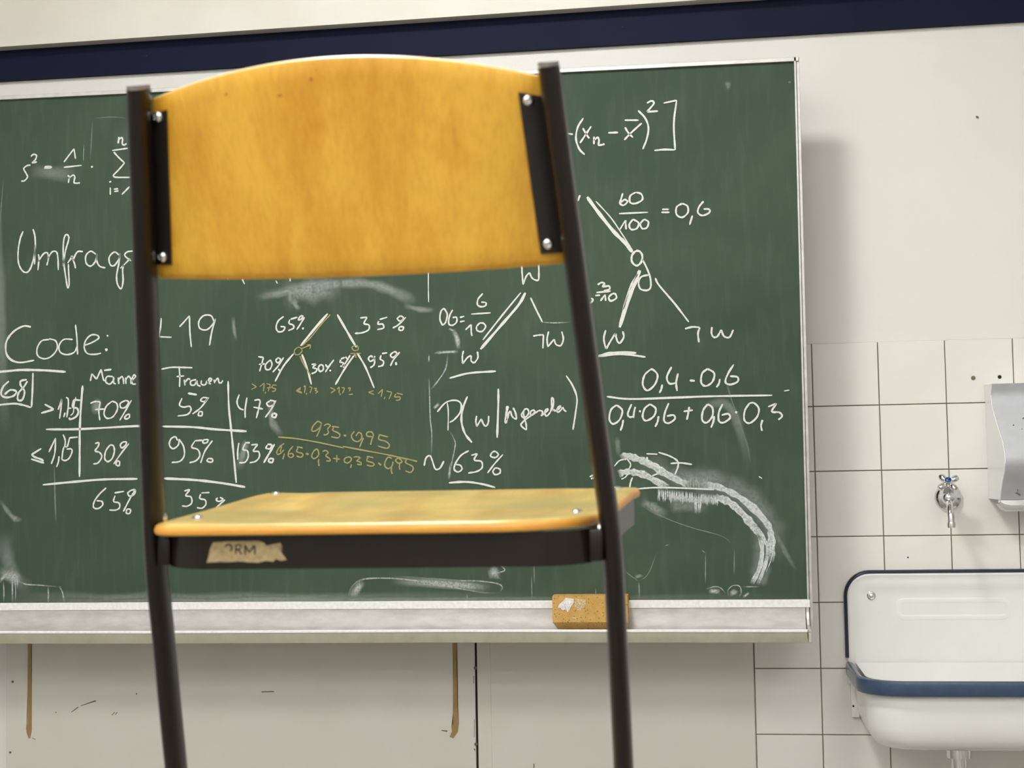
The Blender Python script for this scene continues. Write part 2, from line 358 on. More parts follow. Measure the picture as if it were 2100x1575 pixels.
# ------------------------------------------------------------------ chalk writing
CR = {'A': (0, 180, .3048), 'B': (0, 620, .30472), 'C': (480, 560, .31746), 'D': (860, 540, .31746), 'E': (1140, 120, .38095), 'F': (1160, 720, .38095), 'P': (0, 0, 1), 'G': (0, 1180, .26667), 'H': (560, 840, .15238), 'I': (50, 780, .12698), 'J': (1000, 780, .095238), 'K': (1240, 880, .22857)}
def parse(crop, txt):
    ox, oy, s = CR[crop]; out = []
    for st in txt.split(';'):
        st = st.strip()
        if not st: continue
        w_ = None
        if st[0] == 'w': a, st = st.split(' ', 1); w_ = float(a[1:])
        pts = [tuple(float(v) for v in q.split(',')) for q in st.split()]
        out.append((w_, [(ox+x*s, oy+y*s) for x, y in pts]))
    return out
def ribbon(bm, pts_px, wpx, Y, fade=.3, prof=None, lay=None, taper=True, wig=.18):
    P_ = [at(x, y, Y) for x, y in pts_px]
    if len(P_) == 1: P_.append(P_[0]+Vector((.002, 0, 0)))
    path = smooth_path(P_, 7) if len(P_) > 2 else [P_[0].lerp(P_[1], t/6) for t in range(7)]
    n = len(path); hw = wpx/900/2; prev = None; sd_ = random.random()*100
    prof = prof or [(-1, 1), (1, 1)]
    for i, p in enumerate(path):
        t = path[min(i+1, n-1)]-path[max(i-1, 0)]
        t = t.normalized() if t.length > 1e-9 else Vector((1, 0, 0)); s = Vector((-t.z, 0, t.x))
        k = 1+wig*2*noise.noise(Vector((sd_, i*.35, 0)))
        if taper and (i == 0 or i == n-1): k *= .6
        end = min(i, n-1-i)/max(1, n*fade); end = min(1, end)
        row = []
        for a, d in prof:
            v = bm.verts.new(p+s*(a*hw*k)); row.append(v)
            if lay is not None: v[lay] = d*end if not taper else d
        if prev:
            for a, b in zip(range(len(row)-1), range(1, len(row))):
                bm.faces.new((prev[a], prev[b], row[b], row[a]))
        prev = row
npart = [0]
def writing(name, label, items, m=None, w0=4.0, m_y=False):
    bm = bmesh.new(); npart[0] += 1
    Y = YB-.0006-.00003*npart[0]
    for crop, txt in items:
        for w_, pts in parse(crop, txt): ribbon(bm, pts, (w_ or w0)*.82, Y)
    # no recalculation needed, thin dust layer
    o = bobj(name, bm, m or m_chalk, slab)
    if label: o['label'] = label
    o['kind'] = 'stuff'
    return o
SIG = "205,520 180,525 160,545 175,575 185,600 165,625 142,628; 208,462 225,448 245,455 240,480 218,505 248,498; w6 297,540 350,534; w4 300,530 345,528; 430,500 460,460 498,410; 498,410 508,478; 430,535 550,522; 455,590 465,600 460,640; 462,610 490,588 503,600 498,635 510,642 538,640; w5 612,533 625,530; 800,330 795,375; 797,350 818,335 825,350 822,375 835,385 852,375; 755,422 860,407; 765,432 800,470 838,505; 838,505 800,550 760,590; 760,590 780,602 880,603; 735,635 748,630; 742,670 742,720; 765,682 795,680; 768,698 798,694; 820,718 872,665"
writing('chalk_formula', 'white chalk formula beginning s squared', [('A', SIG)])
UM = "155,965 135,1020 122,1100 125,1180 150,1230 180,1242 205,1215 225,1150 237,1080 235,1000 222,950; 235,1060 232,1190; 258,1120 262,1150 255,1228; 258,1170 290,1120 318,1110 325,1150 315,1195; 320,1150 350,1105 380,1105 390,1150 392,1228; 425,1200 440,1100 460,1030 462,1000 445,988 430,1020 425,1100 432,1200 445,1290 455,1345 465,1320 462,1240 460,1185; 455,1180 490,1130; 478,1130 500,1180 508,1215; 490,1160 520,1105 558,1102; 645,1120 610,1100 578,1130 580,1180 610,1200 640,1170 655,1115; 655,1115 650,1160 670,1200 710,1212; 800,1125 770,1105 735,1140 742,1190 770,1195 800,1150 808,1110; 808,1110 800,1180 785,1260 790,1320 815,1352 828,1300 825,1230 830,1190; 810,1215 850,1175 875,1150; 895,1098 855,1105 840,1130 882,1165"
writing('chalk_word', 'white chalk word starting Umfrag', [('A', UM)])
writing('chalk_word', 'white chalk word Code with a colon', [('B', "w5 208,165 160,160 100,190 55,240 38,290 45,350 80,390 140,405 230,390; 330,250 280,260 250,310 255,360 300,380 350,360 385,310 375,260 330,245; 490,250 430,250 398,290 405,335 450,352 500,335 522,290; 508,150 518,250 522,352; 568,290 620,270 665,240 650,220 610,222 575,260 568,310 590,345 640,350 680,342; w5 720,228 728,222; w7 708,322 724,316; w6 -30,470 60,462 150,455 300,458 442,468")])
writing('chalk_box', 'chalk number 68 in a drawn box', [('B', "w5 222,475 218,600 212,705; w5 -20,692 90,682 150,690 210,708; w5 60,530 20,570 8,620 40,640 90,630 110,600 70,590 30,620; w5 180,520 140,530 140,560 165,600 150,655 120,655 125,610 160,570 185,530")])
writing('chalk_number', 'chalk digits minus 19 beside the left chair upright', [('B', "1085,105 1080,170 1068,235; 1072,232 1155,235; 1208,165 1240,130 1275,90; 1275,90 1278,200 1288,302; 1440,130 1420,90 1370,90 1338,130 1345,175 1390,185 1430,150 1450,110; 1450,110 1425,200 1410,290")])
TB = "w5.5 556,560 545,700 537,850 536,1000 535,1175; w5.5 310,855 540,853 915,833 1090,835; w5.5 288,1228 500,1208 700,1192 925,1188; w5 1535,530 1540,700 1555,850 1570,1000 1590,1215; w5.5 1090,835 1300,840 1450,855 1660,868; w6 1100,1185 1300,1195 1480,1215 1650,1243; w4 1085,450 1150,438 1220,438 1295,440"
writing('chalk_table_lines', 'chalk ruled lines of the four field table', [('B', TB)])
writing('chalk_table_heading', 'chalk heading reading Männ', [('B', "618,480 608,530; 618,480 650,518; 650,518 680,450; 680,450 695,515 705,530; w5 700,458 750,452; 760,500 720,500 712,535 740,550 765,520 762,500; 762,500 765,540 780,550; 795,505 800,550; 797,520 820,500 830,520 832,550; 845,505 848,550; 848,520 865,498 880,515 882,550; 885,530 912,500 900,490 888,520 892,548 915,550")])
writing('chalk_table_heading', 'chalk heading reading Frauen', [('B', "1205,430 1210,500 1208,570; 1188,500 1240,495; 1240,520 1245,560; 1245,540 1265,515 1280,520; 1320,520 1285,530 1285,555 1310,555 1325,525; 1325,525 1330,555 1350,565; 1355,525 1355,550 1380,555 1395,525; 1395,525 1400,545; 1400,545 1425,520 1410,512 1400,540 1420,550; 1440,520 1445,545; 1445,535 1465,512 1475,540 1490,540 1500,525")])
writing('chalk_number', 'chalk row label greater than 1,75', [('I', "w5 325,385 475,465; w5 475,470 270,530; 545,475 575,390 605,300; 605,300 590,460 568,620; 658,520 635,595; 670,275 705,300 710,400 685,600; 705,450 760,450; w5 800,312 900,322; w5 800,310 780,430 850,450 870,520 830,590 740,630 725,600; w3 830,270 800,420 790,520 745,570")])
writing('chalk_number', 'chalk row label less or equal 1,75', [('I', "w5 275,1100 115,1200; w5 115,1200 170,1240 270,1275 310,1305; w5 108,1270 318,1335; 395,1160 505,930; 505,930 490,1180 435,1350; 560,1225 550,1310 520,1400; 625,875 655,950 660,1020 650,1070; 640,1070 620,1150 605,1285; 640,1070 690,1075; 720,930 865,915; 730,930 700,1050 680,1085; 680,1110 760,1110 765,1170 720,1260 660,1295 605,1280")])
writing('chalk_number', 'chalk entry 70% in the table', [('B', "608,680 640,668 675,670; 675,670 665,730 672,795; 640,722 700,718; 755,665 715,700 700,750 720,780 760,770 790,720 785,680 755,665; 845,660 810,680 815,710 845,705 865,670 845,660; 885,658 850,720 805,795; 855,755 838,775 850,785 870,775 870,755 855,755")])
writing('chalk_number', 'chalk entry 30% in the table', [('B', "640,950 665,945 660,970 640,1000 670,1010 685,1040 660,1080 628,1088; 740,960 712,1000 705,1050 725,1072 755,1050 770,1000 762,965 740,960; 825,940 810,960 820,980 845,960 850,940 825,940; 868,950 820,1010 765,1088; 790,1065 780,1090 800,1100 805,1075 790,1065")])
writing('chalk_number', 'chalk total 65% under the table', [('B', "715,1248 670,1290 635,1340 630,1380 660,1388 690,1365 685,1340 650,1335; 775,1300 765,1340 800,1350 805,1380 780,1398 735,1398; 770,1283 835,1272; 880,1265 860,1285 875,1305 905,1290 910,1262 880,1265; 910,1260 870,1330 830,1408; 855,1390 850,1418 872,1420 878,1395 855,1390")])
writing('chalk_number', 'chalk entry 5% in the table', [('B', "w5 1265,612 1325,622; 1225,645 1208,690 1235,705 1275,700 1285,725 1260,755 1195,765; 1365,640 1350,660 1375,668 1395,645 1365,640; 1405,640 1350,710 1295,752; 1340,735 1335,760 1358,762 1360,738 1340,735")])
writing('chalk_number', 'chalk entry 47% right of the table', [('B', "1610,620 1595,670 1610,710 1640,725; 1662,640 1650,720 1650,778; 1712,660 1740,655 1752,665; 1752,665 1740,720 1725,780; 1705,705 1770,718; 1815,665 1795,680 1810,700 1840,690 1845,665 1815,660; 1858,660 1825,720 1785,775; w5 1840,745 1830,765 1850,775 1860,755 1840,745")])
writing('chalk_number', 'chalk entry 95% in the table', [('B', "1195,930 1180,905 1150,920 1140,960 1165,985 1200,960 1205,920; 1205,920 1235,970 1240,1030 1210,1070 1155,1078; 1310,935 1290,975 1330,990 1345,1030 1320,1065 1275,1080; 1310,932 1365,928; 1370,925 1365,945 1390,945 1400,925 1370,925; 1430,930 1380,1000 1350,1082; 1400,1050 1395,1070 1425,1075 1430,1055 1400,1050")])
writing('chalk_number', 'chalk entry 53% right of the table', [('B', "1608,945 1600,1000 1600,1060; 1650,950 1635,990 1665,1000 1670,1040 1650,1075 1610,1080; 1650,945 1682,945; 1690,960 1735,955; 1735,955 1705,1000 1740,1005 1745,1040 1720,1070 1680,1080; 1800,960 1790,980 1815,985 1830,960 1800,955; w5 1848,955 1810,1020 1775,1080; w5 1815,1050 1808,1070 1830,1078 1838,1055 1815,1050")])
writing('chalk_number', 'chalk total 35% partly behind the seat', [('B', "1240,1270 1275,1262 1250,1300 1285,1310 1290,1350 1260,1372 1225,1370; 1350,1290 1345,1320 1380,1330 1385,1360 1360,1385 1325,1382; 1355,1283 1410,1280; 1465,1315 1455,1330 1475,1340 1500,1325 1480,1312; 1515,1328 1490,1350 1455,1382")])
writing('chalk_marks', 'ends of chalk letters below the backrest', [('C', "w3 -50,8 -40,40; w3 52,38 68,72; w2.5 270,48 280,68; w3 362,30 362,54; w2.5 1255,-30 1255,90 1257,188")])
writing('chalk_tree_diagram', 'white chalk probability tree with 65% and 35%', [('C', "320,280 285,310 272,350 285,378 315,375 328,350 300,345; 360,300 355,325 380,335 385,355 350,372; 365,298 410,285; 430,275 415,300 430,300 445,280 430,275; 455,285 425,335 405,365; w5 440,355 450,360; w5.5 605,262 520,360 430,470; w5.5 667,268 720,360 790,480; 815,290 860,285; 860,285 840,325 870,335 870,365 830,385 780,390; 935,310 930,330 960,330 965,355 925,365; 940,300 990,285; 1075,275 1055,295 1075,310 1095,290 1075,275; 1110,285 1060,335 1025,355; 1070,345 1065,365 1085,370 1095,350 1070,345; 155,540 190,545; 190,545 178,590 165,635; 160,590 200,586; 235,560 205,590 205,620 230,622 245,590 235,560; 285,545 270,565 285,580 300,560 285,545; 320,545 285,600 250,640; 285,620 300,635; w4.5 385,520 320,600 265,700; w4.5 438,525 470,610 500,720; 500,590 530,588; 530,588 510,610 535,620 525,640 500,650; 560,590 545,610 555,635 575,625 575,600 560,590; 590,590 605,610; 645,560 615,600 590,640; w5 620,625 623,635; 690,560 685,575 705,580 700,600 685,602; 690,555 715,545; 720,540 730,555; 750,530 720,580 700,605; 712,590 705,612; w4.5 780,525 720,610 655,720; w4.5 795,515 850,610 905,742; 895,545 885,535 868,550 880,570 905,555 908,535; 908,545 905,590 880,612; 950,530 945,555 965,570 960,595 930,605; 955,520 990,515; 1030,510 1010,530 1025,545 1050,525 1045,510 1030,510; 1070,510 1030,560 1010,600; w5 1045,575 1048,595")])
writing('yellow_chalk_marks', 'yellow chalk figures under the probability tree', [('C', "w3 622,268 560,335 500,410 440,470; 410,480 390,500 395,525 420,525 440,500 425,480 410,480; 430,490 495,465; 495,465 490,490; 470,465 495,463; 425,535 450,590 495,660; 785,465 762,480 775,500 800,495 800,475 785,465; 750,520 820,518; 770,535 790,515; 785,520 787,548; 115,715 145,735; 145,735 112,752; 165,735 195,710; 195,710 190,765; 205,768 200,778; 210,715 235,720; 235,720 220,765; 212,742 240,740; 250,725 245,740 268,748 262,762 245,765; 250,722 275,725; w4 430,740 402,762; w4 402,762 440,775; 430,748 415,760 435,768; 450,735 460,730 455,775; 470,775 465,785; 485,735 505,738; 505,738 490,775; 515,745 535,745; 535,745 525,758 540,765 525,778; 622,740 655,755; 655,755 625,775; 665,750 680,735; 680,735 678,778; 688,778 684,788; 695,740 715,742; 715,742 700,778; 735,745 750,742 745,765; 740,785 768,782; 900,760 868,770; 868,770 905,785; 930,780 960,750; 960,750 950,800; 975,800 970,815; 985,762 1020,770; 1020,770 1000,815; 1045,780 1038,800 1070,800 1070,818 1045,822; 1050,775 1090,785")], m_ychalk, 2.8)
writing('yellow_chalk_fraction', 'yellow chalk fraction 0,35 times 0,95', [('H', "640,175 600,160 540,220 520,280 560,290 620,250 650,190 640,175; 650,190 625,280 585,365; 685,215 730,195 770,215 735,260 745,310 710,340 680,335; 790,225 890,240; 815,235 805,280 870,310 900,345 870,380 780,365; w5 950,345 985,352; 1095,290 1055,350 1080,410 1140,430 1190,390 1190,330 1150,310 1115,355; 1218,380 1190,440 1165,505; 1330,365 1265,355 1265,310 1320,300 1350,340 1330,400 1312,475; 1420,335 1550,370; 1430,345 1425,400 1520,430 1565,480 1530,520 1410,490; w3.5 70,370 300,390 600,440 950,515; w3.8 940,495 1200,545 1500,600 1800,665 1940,698; 150,455 90,500 50,570 70,605 120,570 145,540; 115,490 95,570; 155,590 130,670; 270,490 215,560 205,620 240,645 275,620 250,590 215,600; 320,500 400,515; 335,510 320,565 390,590 400,620 370,640 315,625; w3 455,605 445,595 460,588 478,602 455,608; 585,525 540,570 520,630 550,660 590,640 615,600 605,550 585,525; 618,665 610,700 620,760; 665,565 710,550 740,580 710,620 760,660 765,690 715,690; 805,655 900,668; 858,610 858,710; 1010,635 965,660 960,700 1000,720 1045,690 1050,650 1010,635; 1055,735 1043,785; 1085,640 1130,635 1170,650 1130,690 1180,710 1180,740 1130,735; 1260,630 1350,645; 1275,640 1265,690 1340,715 1360,745 1320,760 1260,745; w4 1415,715 1455,750; 1600,660 1550,640 1510,700 1505,760 1550,795 1600,760 1615,700; 1600,780 1590,820 1605,865; 1735,690 1690,655 1650,680 1680,720 1730,710 1735,690; 1705,725 1700,770 1708,810; 1800,665 1785,715 1870,760 1885,800 1850,845 1780,825; 1800,665 1900,690")], m_ychalk, 3.4)
writing('chalk_tree_diagram', 'chalk tree of 6/10 between letters W', [('D', "160,290 140,310 133,360 150,402; 160,290 180,330 170,380 150,400; 215,300 195,340 190,390 215,400 240,380 240,350 215,350; 262,350 290,342; 262,378 292,372; 410,195 380,230 375,265 395,280 425,275 430,255 400,250; 335,328 460,320; 298,430 335,395; 335,395 335,440 340,470; 390,385 370,410 375,435 405,440 428,410 415,388 390,385; 662,-40 662,25 665,80 670,138; 670,138 690,85 712,60; 712,60 725,90 740,105; 740,105 768,108 772,60 770,-10; w4 655,190 540,330 410,495; w6.5 685,190 640,270 520,410 395,555; 718,222 755,300 795,380; 735,470 770,464 802,462; 802,462 800,500 798,550; 835,440 825,490 830,540; 830,540 870,490; 870,490 880,520 895,532; 895,532 915,530 930,490 920,440; 285,565 278,600 280,650; 280,650 310,610 335,595; 335,595 335,630 355,645; 355,645 378,610 375,570; w5 195,742 320,710 495,697")])
writing('chalk_formula', 'chalk formula P of w given w gesehen', [('D', "115,960 170,900 230,885 268,905 265,960 225,1010 195,1028; w3 180,900 187,960 185,1080; w5 310,860 280,940 272,1020 295,1100 340,1158; 370,985 365,1020 370,1055; 370,1055 400,1005; 400,1005 415,1040 430,1055; 430,1055 445,1030 448,985; w4 948,725 990,790 1018,870 1010,960 992,1075"), ('J', "w5 230,180 230,500 205,1235; w6.5 430,550 405,720 390,930; w5 400,900 450,720 495,660; 495,660 520,760 570,820; w4.5 550,590 600,700 625,830; 570,820 630,838; 775,660 730,740 760,800 830,780 885,700 860,620 800,625 775,680 785,790 820,900 835,1020 815,1055 725,980 730,930 820,840 950,750; 950,750 1010,690 1000,645 940,660 920,720 950,750 1030,700 1100,650; 1100,650 1170,660 1180,710 1150,770; 1150,770 1210,720 1290,650 1290,615 1240,650 1240,740 1280,765 1350,690; 1350,690 1380,560 1375,430 1390,375 1420,430 1410,560 1385,660; 1385,660 1430,630 1450,660 1490,640 1560,590 1565,550 1520,580 1490,650 1520,685 1590,630; 1590,630 1620,590 1650,640 1695,675")])
writing('chalk_number', 'underlined chalk result 63%', [('D', "320,1210 270,1240 235,1290 225,1330 250,1348 275,1330 265,1305 235,1300; 335,1240 375,1230; 375,1230 355,1270 400,1280 405,1320 370,1345 315,1355; 470,1220 460,1245 490,1255 510,1235 490,1215 470,1220; 540,1235 490,1290 440,1355; 490,1320 475,1345 490,1365 520,1355 520,1330 490,1320; w5 190,1418 300,1412 400,1425 490,1448; 1100,1380 1125,1366; 1108,1392 1128,1386"), ('C', "1228,1245 1240,1195 1265,1180 1280,1210 1300,1265 1330,1260 1355,1215")])
writing('chalk_formula', 'chalk squared bracket with x n minus x', [('E', "50,402 92,408; w4.5 148,320 118,370 108,430 125,485 155,518; 145,375 165,410 180,430; 190,365 160,410 130,455; 205,420 205,462; 205,440 225,425 232,440 230,465 245,465 262,460; w5 282,400 335,398; 370,332 445,332; 372,370 390,400 415,425; 462,348 410,395 368,438; 443,280 480,320 498,370 490,430 468,488; 490,240 515,228 528,240 510,265 490,287; 490,287 550,283; 580,240 650,225; 650,225 635,350 642,492; 642,492 585,490 530,495")], w0=4.6)
writing('chalk_tree_diagram', 'chalk tree of 60/100 and 3/10 on the right', [('E', "130,735 118,768; w8 168,745 230,830 310,930 370,990 412,1042; w3 215,768 290,850 340,920 405,1020; 360,725 350,760 345,780 365,790 385,770 370,760 350,775; 430,720 400,740 400,775 430,780 465,760 460,730 430,720; 340,835 495,828; 345,920 375,870; 375,870 376,895 378,920; 415,865 395,895 405,920 435,915 445,885 415,865; 475,865 455,890 465,915 490,910 498,880 475,865; 572,812 608,812; 568,828 612,828; 680,780 650,800 650,840 680,855 710,830 708,795 680,780; 735,845 720,895; 795,768 770,800 765,830 790,845 825,830 825,812 795,810; w5 430,1035 410,1060 410,1095 435,1115 460,1095 465,1060 450,1038 430,1035; 465,1080 490,1130 508,1180 510,1230 490,1248 455,1240 445,1205 460,1175 500,1165; w9 452,1140 425,1210 385,1310 343,1448; w4 440,1160 400,1230 362,1350; 535,1182 555,1220 640,1320 715,1418; 268,1462 258,1510 270,1565; 270,1565 295,1520 320,1480; 320,1480 330,1520 345,1535; 345,1535 365,1500 360,1468; 225,1218 245,1206 262,1212 252,1228 285,1225 288,1242 258,1250; 218,1260 295,1252; 212,1276 238,1274; 240,1305 265,1270; 265,1270 268,1305; 305,1265 285,1285 295,1305 325,1290 320,1268 305,1265; 190,1290 200,1300 185,1318; 695,1455 735,1445 775,1448; 775,1448 765,1480 770,1528; 840,1445 838,1480 850,1500 870,1495 890,1460; 890,1460 905,1495 935,1500 955,1460"), ('F', "w6 175,28 230,12 290,8 380,10; w4.5 180,28 280,18 360,22 430,32")], w0=4.4)
writing('chalk_fraction', 'chalk fraction 0,4 - 0,6 above its long denominator', [('F', "455,100 425,130 415,180 440,212 480,180 495,130 470,100 455,100; 520,180 515,205 505,225; 570,85 545,140 560,175 600,170; 605,120 595,170 600,215; w5 668,158 695,160; 765,95 735,120 730,170 755,188 790,165 800,120 765,95; 830,150 825,175 812,195; 905,72 875,120 860,165 885,180 925,165 925,140 885,135; w5 222,245 350,258 600,250 800,243 1112,238; 275,290 245,315 235,365 255,392 290,370 305,320 275,290; 310,370 305,400 295,428; 355,285 335,335 345,355 370,350; 375,300 368,330 365,360; w5 395,322 405,326; 455,285 425,310 415,355 435,375 475,350 485,310 455,285; 500,350 495,380 482,408; 555,280 535,330 530,375 555,388 588,365 580,345 545,350; 635,325 685,318; 665,300 660,335 652,370; 765,285 740,320 735,370 760,385 790,350 790,305 765,285; 800,350 795,380 783,412; 845,285 825,330 825,375 850,385 885,360 875,338 840,345; w5 912,328 924,331; 990,280 965,320 962,370 990,388 1030,355 1040,310 1015,280 990,280; 1060,370 1052,400 1057,430; 1090,300 1135,282; 1135,282 1110,325 1150,330 1165,350 1145,370")], w0=4.6)
writing('chalk_number', 'chalk result 57 over the wiped streaks', [('F', "438,570 440,605; 440,610 480,605 505,625 500,655 465,672; 435,553 495,555; 500,545 560,565 600,590 605,620 588,665; 565,605 620,602 680,610; 355,745 480,735 640,738 800,745; w3 330,580 290,590 262,620; w3 330,580 350,610 335,640 300,655; w3 300,690 325,675 345,640; 360,680 350,705 345,735; w2.5 1040,675 1058,686; w2.5 1175,215 1205,210")])

# smears of chalk dust (each a soft-edged layer of dust on the board)
SP = [(-1, 0), (-.7, .35), (-.35, .85), (0, 1), (.35, .85), (.7, .35), (1, 0)]
def smear(items, d=1.0, label=None, name='chalk_smear', hard=False, fade=.3):
    bm = bmesh.new(); lay = bm.verts.layers.float.new('dust'); npart[0] += 1
    Y = YB-.0006-.00003*npart[0]
    for crop, txt in items:
        for w_, pts in parse(crop, txt):
            ribbon(bm, pts, w_, Y, prof=[(a, b*d) for a, b in (SP if not hard else [(-1, .3), (-.8, .9), (0, .8), (.8, 1), (1, .3)])], lay=lay, taper=False, wig=.25, fade=fade)
    o = bobj(name, bm, m_smear, slab); o['kind'] = 'stuff'
    if label: o['label'] = label
sx = "w14 140,262 200,240 280,262 380,302 520,385 680,470 760,500; w13 880,510 960,505 1060,535 1200,605 1350,725 1465,860 1492,950 1500,1080 1478,1200; w14 120,405 180,385 260,388 360,412 470,472 580,525; w15 990,615 1060,630 1140,672 1240,765 1340,880 1400,960; w7 1340,850 1430,985 1462,1080 1440,1220 1370,1402; w9 1390,960 1412,1080 1392,1240 1318,1392"
smear([('K', sx)], .9, 'thick wiped chalk streaks curving down to the lower right corner', hard=True, fade=.12)
smear([('K', "w2 150,240 280,245 400,300 540,370 700,440; w2 930,525 1080,530 1230,620 1390,760 1480,880; w2 500,465 580,510; w2.5 1240,765 1350,880 1430,990 1465,1080 1445,1210 1372,1395; w2 1150,660 1250,740 1380,890; w2 1410,1010 1420,1120 1395,1250 1330,1380; w2 1500,940 1515,1060 1490,1180 1440,1300; w2 200,375 300,385 420,440 560,505; w2 1000,600 1100,625 1200,690")], 1.0, 'bright edges of the wiped chalk streaks', 'chalk_streak_edges', fade=.15)
smear([('K', "w60 200,270 450,350 700,440 1000,480 1250,590 1440,790 1520,1000 1500,1200; w34 1360,900 1400,1050 1380,1250 1330,1390; w40 560,420 760,440 960,440 1120,470; w13 115,60 118,150 125,250; w20 1480,1200 1430,1340 1400,1410; w30 560,660 700,690 950,700"), ('F', "w24 720,300 880,300 985,590; w4 840,90 900,280 970,480 1005,640; w12 1100,920 1170,1060 1240,1180"), ('E', "w14 925,120 928,170; w8 1255,120 1262,135")], .2)
dr = ""
for i in range(34):
    x = 482+i*16.3+random.uniform(-4, 4); top = 528+(x-482)*.11; ln = random.uniform(85, 135)+(70 if 790 < x < 870 else 0)-(25 if x > 950 else 0)
    dr += "w%.1f %d,%d %d,%d %d,%d;" % (random.uniform(3, 4.4), x, top, x+random.uniform(-3, 3), top+ln*.5, x+random.uniform(-8, 6), top+ln)
smear([('K', dr)], .95, 'short vertical chalk drips hanging from the wiped streak', 'chalk_drips', fade=.3)
smear([('K', "w18 490,590 620,610 760,630 900,640 1020,640")], .5)
dr = "".join("w2 %d,%d %d,%d;" % (x, 440+random.uniform(-15, 15), x+random.uniform(-6, 6), 540+random.uniform(-20, 20)) for x in range(700, 930, 13))
smear([('K', dr)], .55)
smear([('A', 'w2.5 565,380 560,500')], .5)
smear([('K', "w3 1120,1510 1105,1450 1150,1405 1210,1410 1225,1470 1200,1510; w16 1140,1440 1170,1490; w6 1240,1510 1300,1465; w2.5 1240,1415 1390,1415; w3 900,1440 980,1415 1040,1425 1090,1480; w12 930,1450 1040,1460")], .6)
smear([('K', "w3.5 905,1110 905,1250 902,1400; w3 870,1085 905,1112; w3 1165,1080 1160,1310; w2.5 300,660 420,740 600,820 800,890 1050,960 1150,1040; w4 308,1365 310,1440 312,1515; w2.5 180,1270 240,1320 305,1365; w2.5 305,1365 390,1300 470,1100; w3 540,1045 580,1038; w20 300,1300 310,1340; w24 330,640 430,700 560,790"),
       ('P', "w4 1090,1180 1091,1230; w3 1095,1150 1096,1200; w3 958,1218 958,1232; w3 1222,1205 1222,1230")], .3)
smear([('C', "w26 120,165 350,105 700,68 900,75 1100,150 1180,195; w20 150,160 350,125 560,95; w60 300,150 500,110 700,90; w9 365,115 362,160 372,200; w8 370,112 420,112 432,150; w14 385,160 395,205 425,240; w14 1090,205 1200,235 1300,240"), ('B', "w10 1570,95 1575,180 1590,260; w26 660,640 640,760; w5 365,1080 370,1300 378,1500; w20 1660,920 1640,1000 1605,1130; w16 1820,640 1830,800 1900,900; w14 -10,1320 80,1440 150,1470")], .3)
smear([('D', "w4 62,735 65,820 70,1000 80,1100 78,1250; w4 185,580 170,680 120,760 70,820; w7 90,580 150,575 210,572 258,570; w12 215,425 245,490 252,560; w6 190,420 225,440; w4 195,1080 230,1150 228,1200 205,1310 190,1400; w8 90,940 130,905; w6 200,1290 190,1400; w3 770,378 870,385 975,380; w4 62,590 62,640")], .6)
smear([('P', "w4 712,1228 722,1203 745,1188 800,1186 860,1192 930,1205 990,1215 1024,1216; w4 1024,1216 1030,1205 1020,1197 985,1192 930,1190 800,1180; w4 1030,1190 1015,1178 1035,1170 1028,1160 1040,1164; w22 800,1190 920,1198 1010,1206; w30 1000,1180 1025,1170; w18 745,1190 720,1225"), ('G', "w4 25,40 30,120 28,210; w5 95,-60 95,80 96,212; w5 370,80 372,150 370,212; w5 455,80 480,130 495,206; w4 130,40 200,68 300,75 460,88; w3 115,0 120,120 120,205; w3 130,-20 135,110; w28 -20,-40 100,20 160,40; w8 0,60 20,20 60,-10")], .5)
smear([('P', "w26 -30,1222 200,1226 420,1226 700,1226 1150,1224; w14 -30,1232 200,1234 420,1232 700,1230 1150,1228 1640,1222; w40 5,1090 20,1160 60,1220; w26 -10,400 0,600 10,900; w4 8,360 2,430 -4,520; w60 230,270 420,350 420,500; w3 190,243 230,240 262,243; w4 190,243 185,330; w40 60,350 160,360")], .2)

# ------------------------------------------------------------------ sponge in the tray
sp = empty('sponge', at(1212, 1288, YB-.045)); tag(sp, 'yellow-brown blackboard sponge dusted with white chalk, lying in the tray behind the right chair leg', 'sponge')
pl_, pr_ = at(1133, 1250, YB-.062), at(1287, 1250, YB-.062)
zt1, zf, zbm = at(1200, 1222, YB-.062).z, at(1200, 1276, YB-.062).z, at(1200, 1291, YB-.05).z
L_ = pr_.x-pl_.x; cz = zbm+.0005
pr = [(-.031, zf), (-.031, zt1), (.012, zt1+.0005), (.028, zt1-.002), (.030, zt1-.03), (.002, cz+.004), (-.014, cz)]
bm = bmesh.new()
rings = [[Vector((x+(.014 if (k in (0, 11) and False) else 0)+(.010 if z < zf-.001 and x < 0 else 0), y, z-cz)) for y, z in pr] for k, x in enumerate([-L_/2+L_*i/11 for i in range(12)])]
loft(rings, bm=bm)
bmesh.ops.bevel(bm, geom=[e for e in bm.edges if e.calc_face_angle(0) > .4], offset=.002, segments=2, affect='EDGES')
bmesh.ops.subdivide_edges(bm, edges=bm.edges[:], cuts=1)
for v in bm.verts: v.co += v.co.normalized()*noise.noise(v.co*160)*.0006
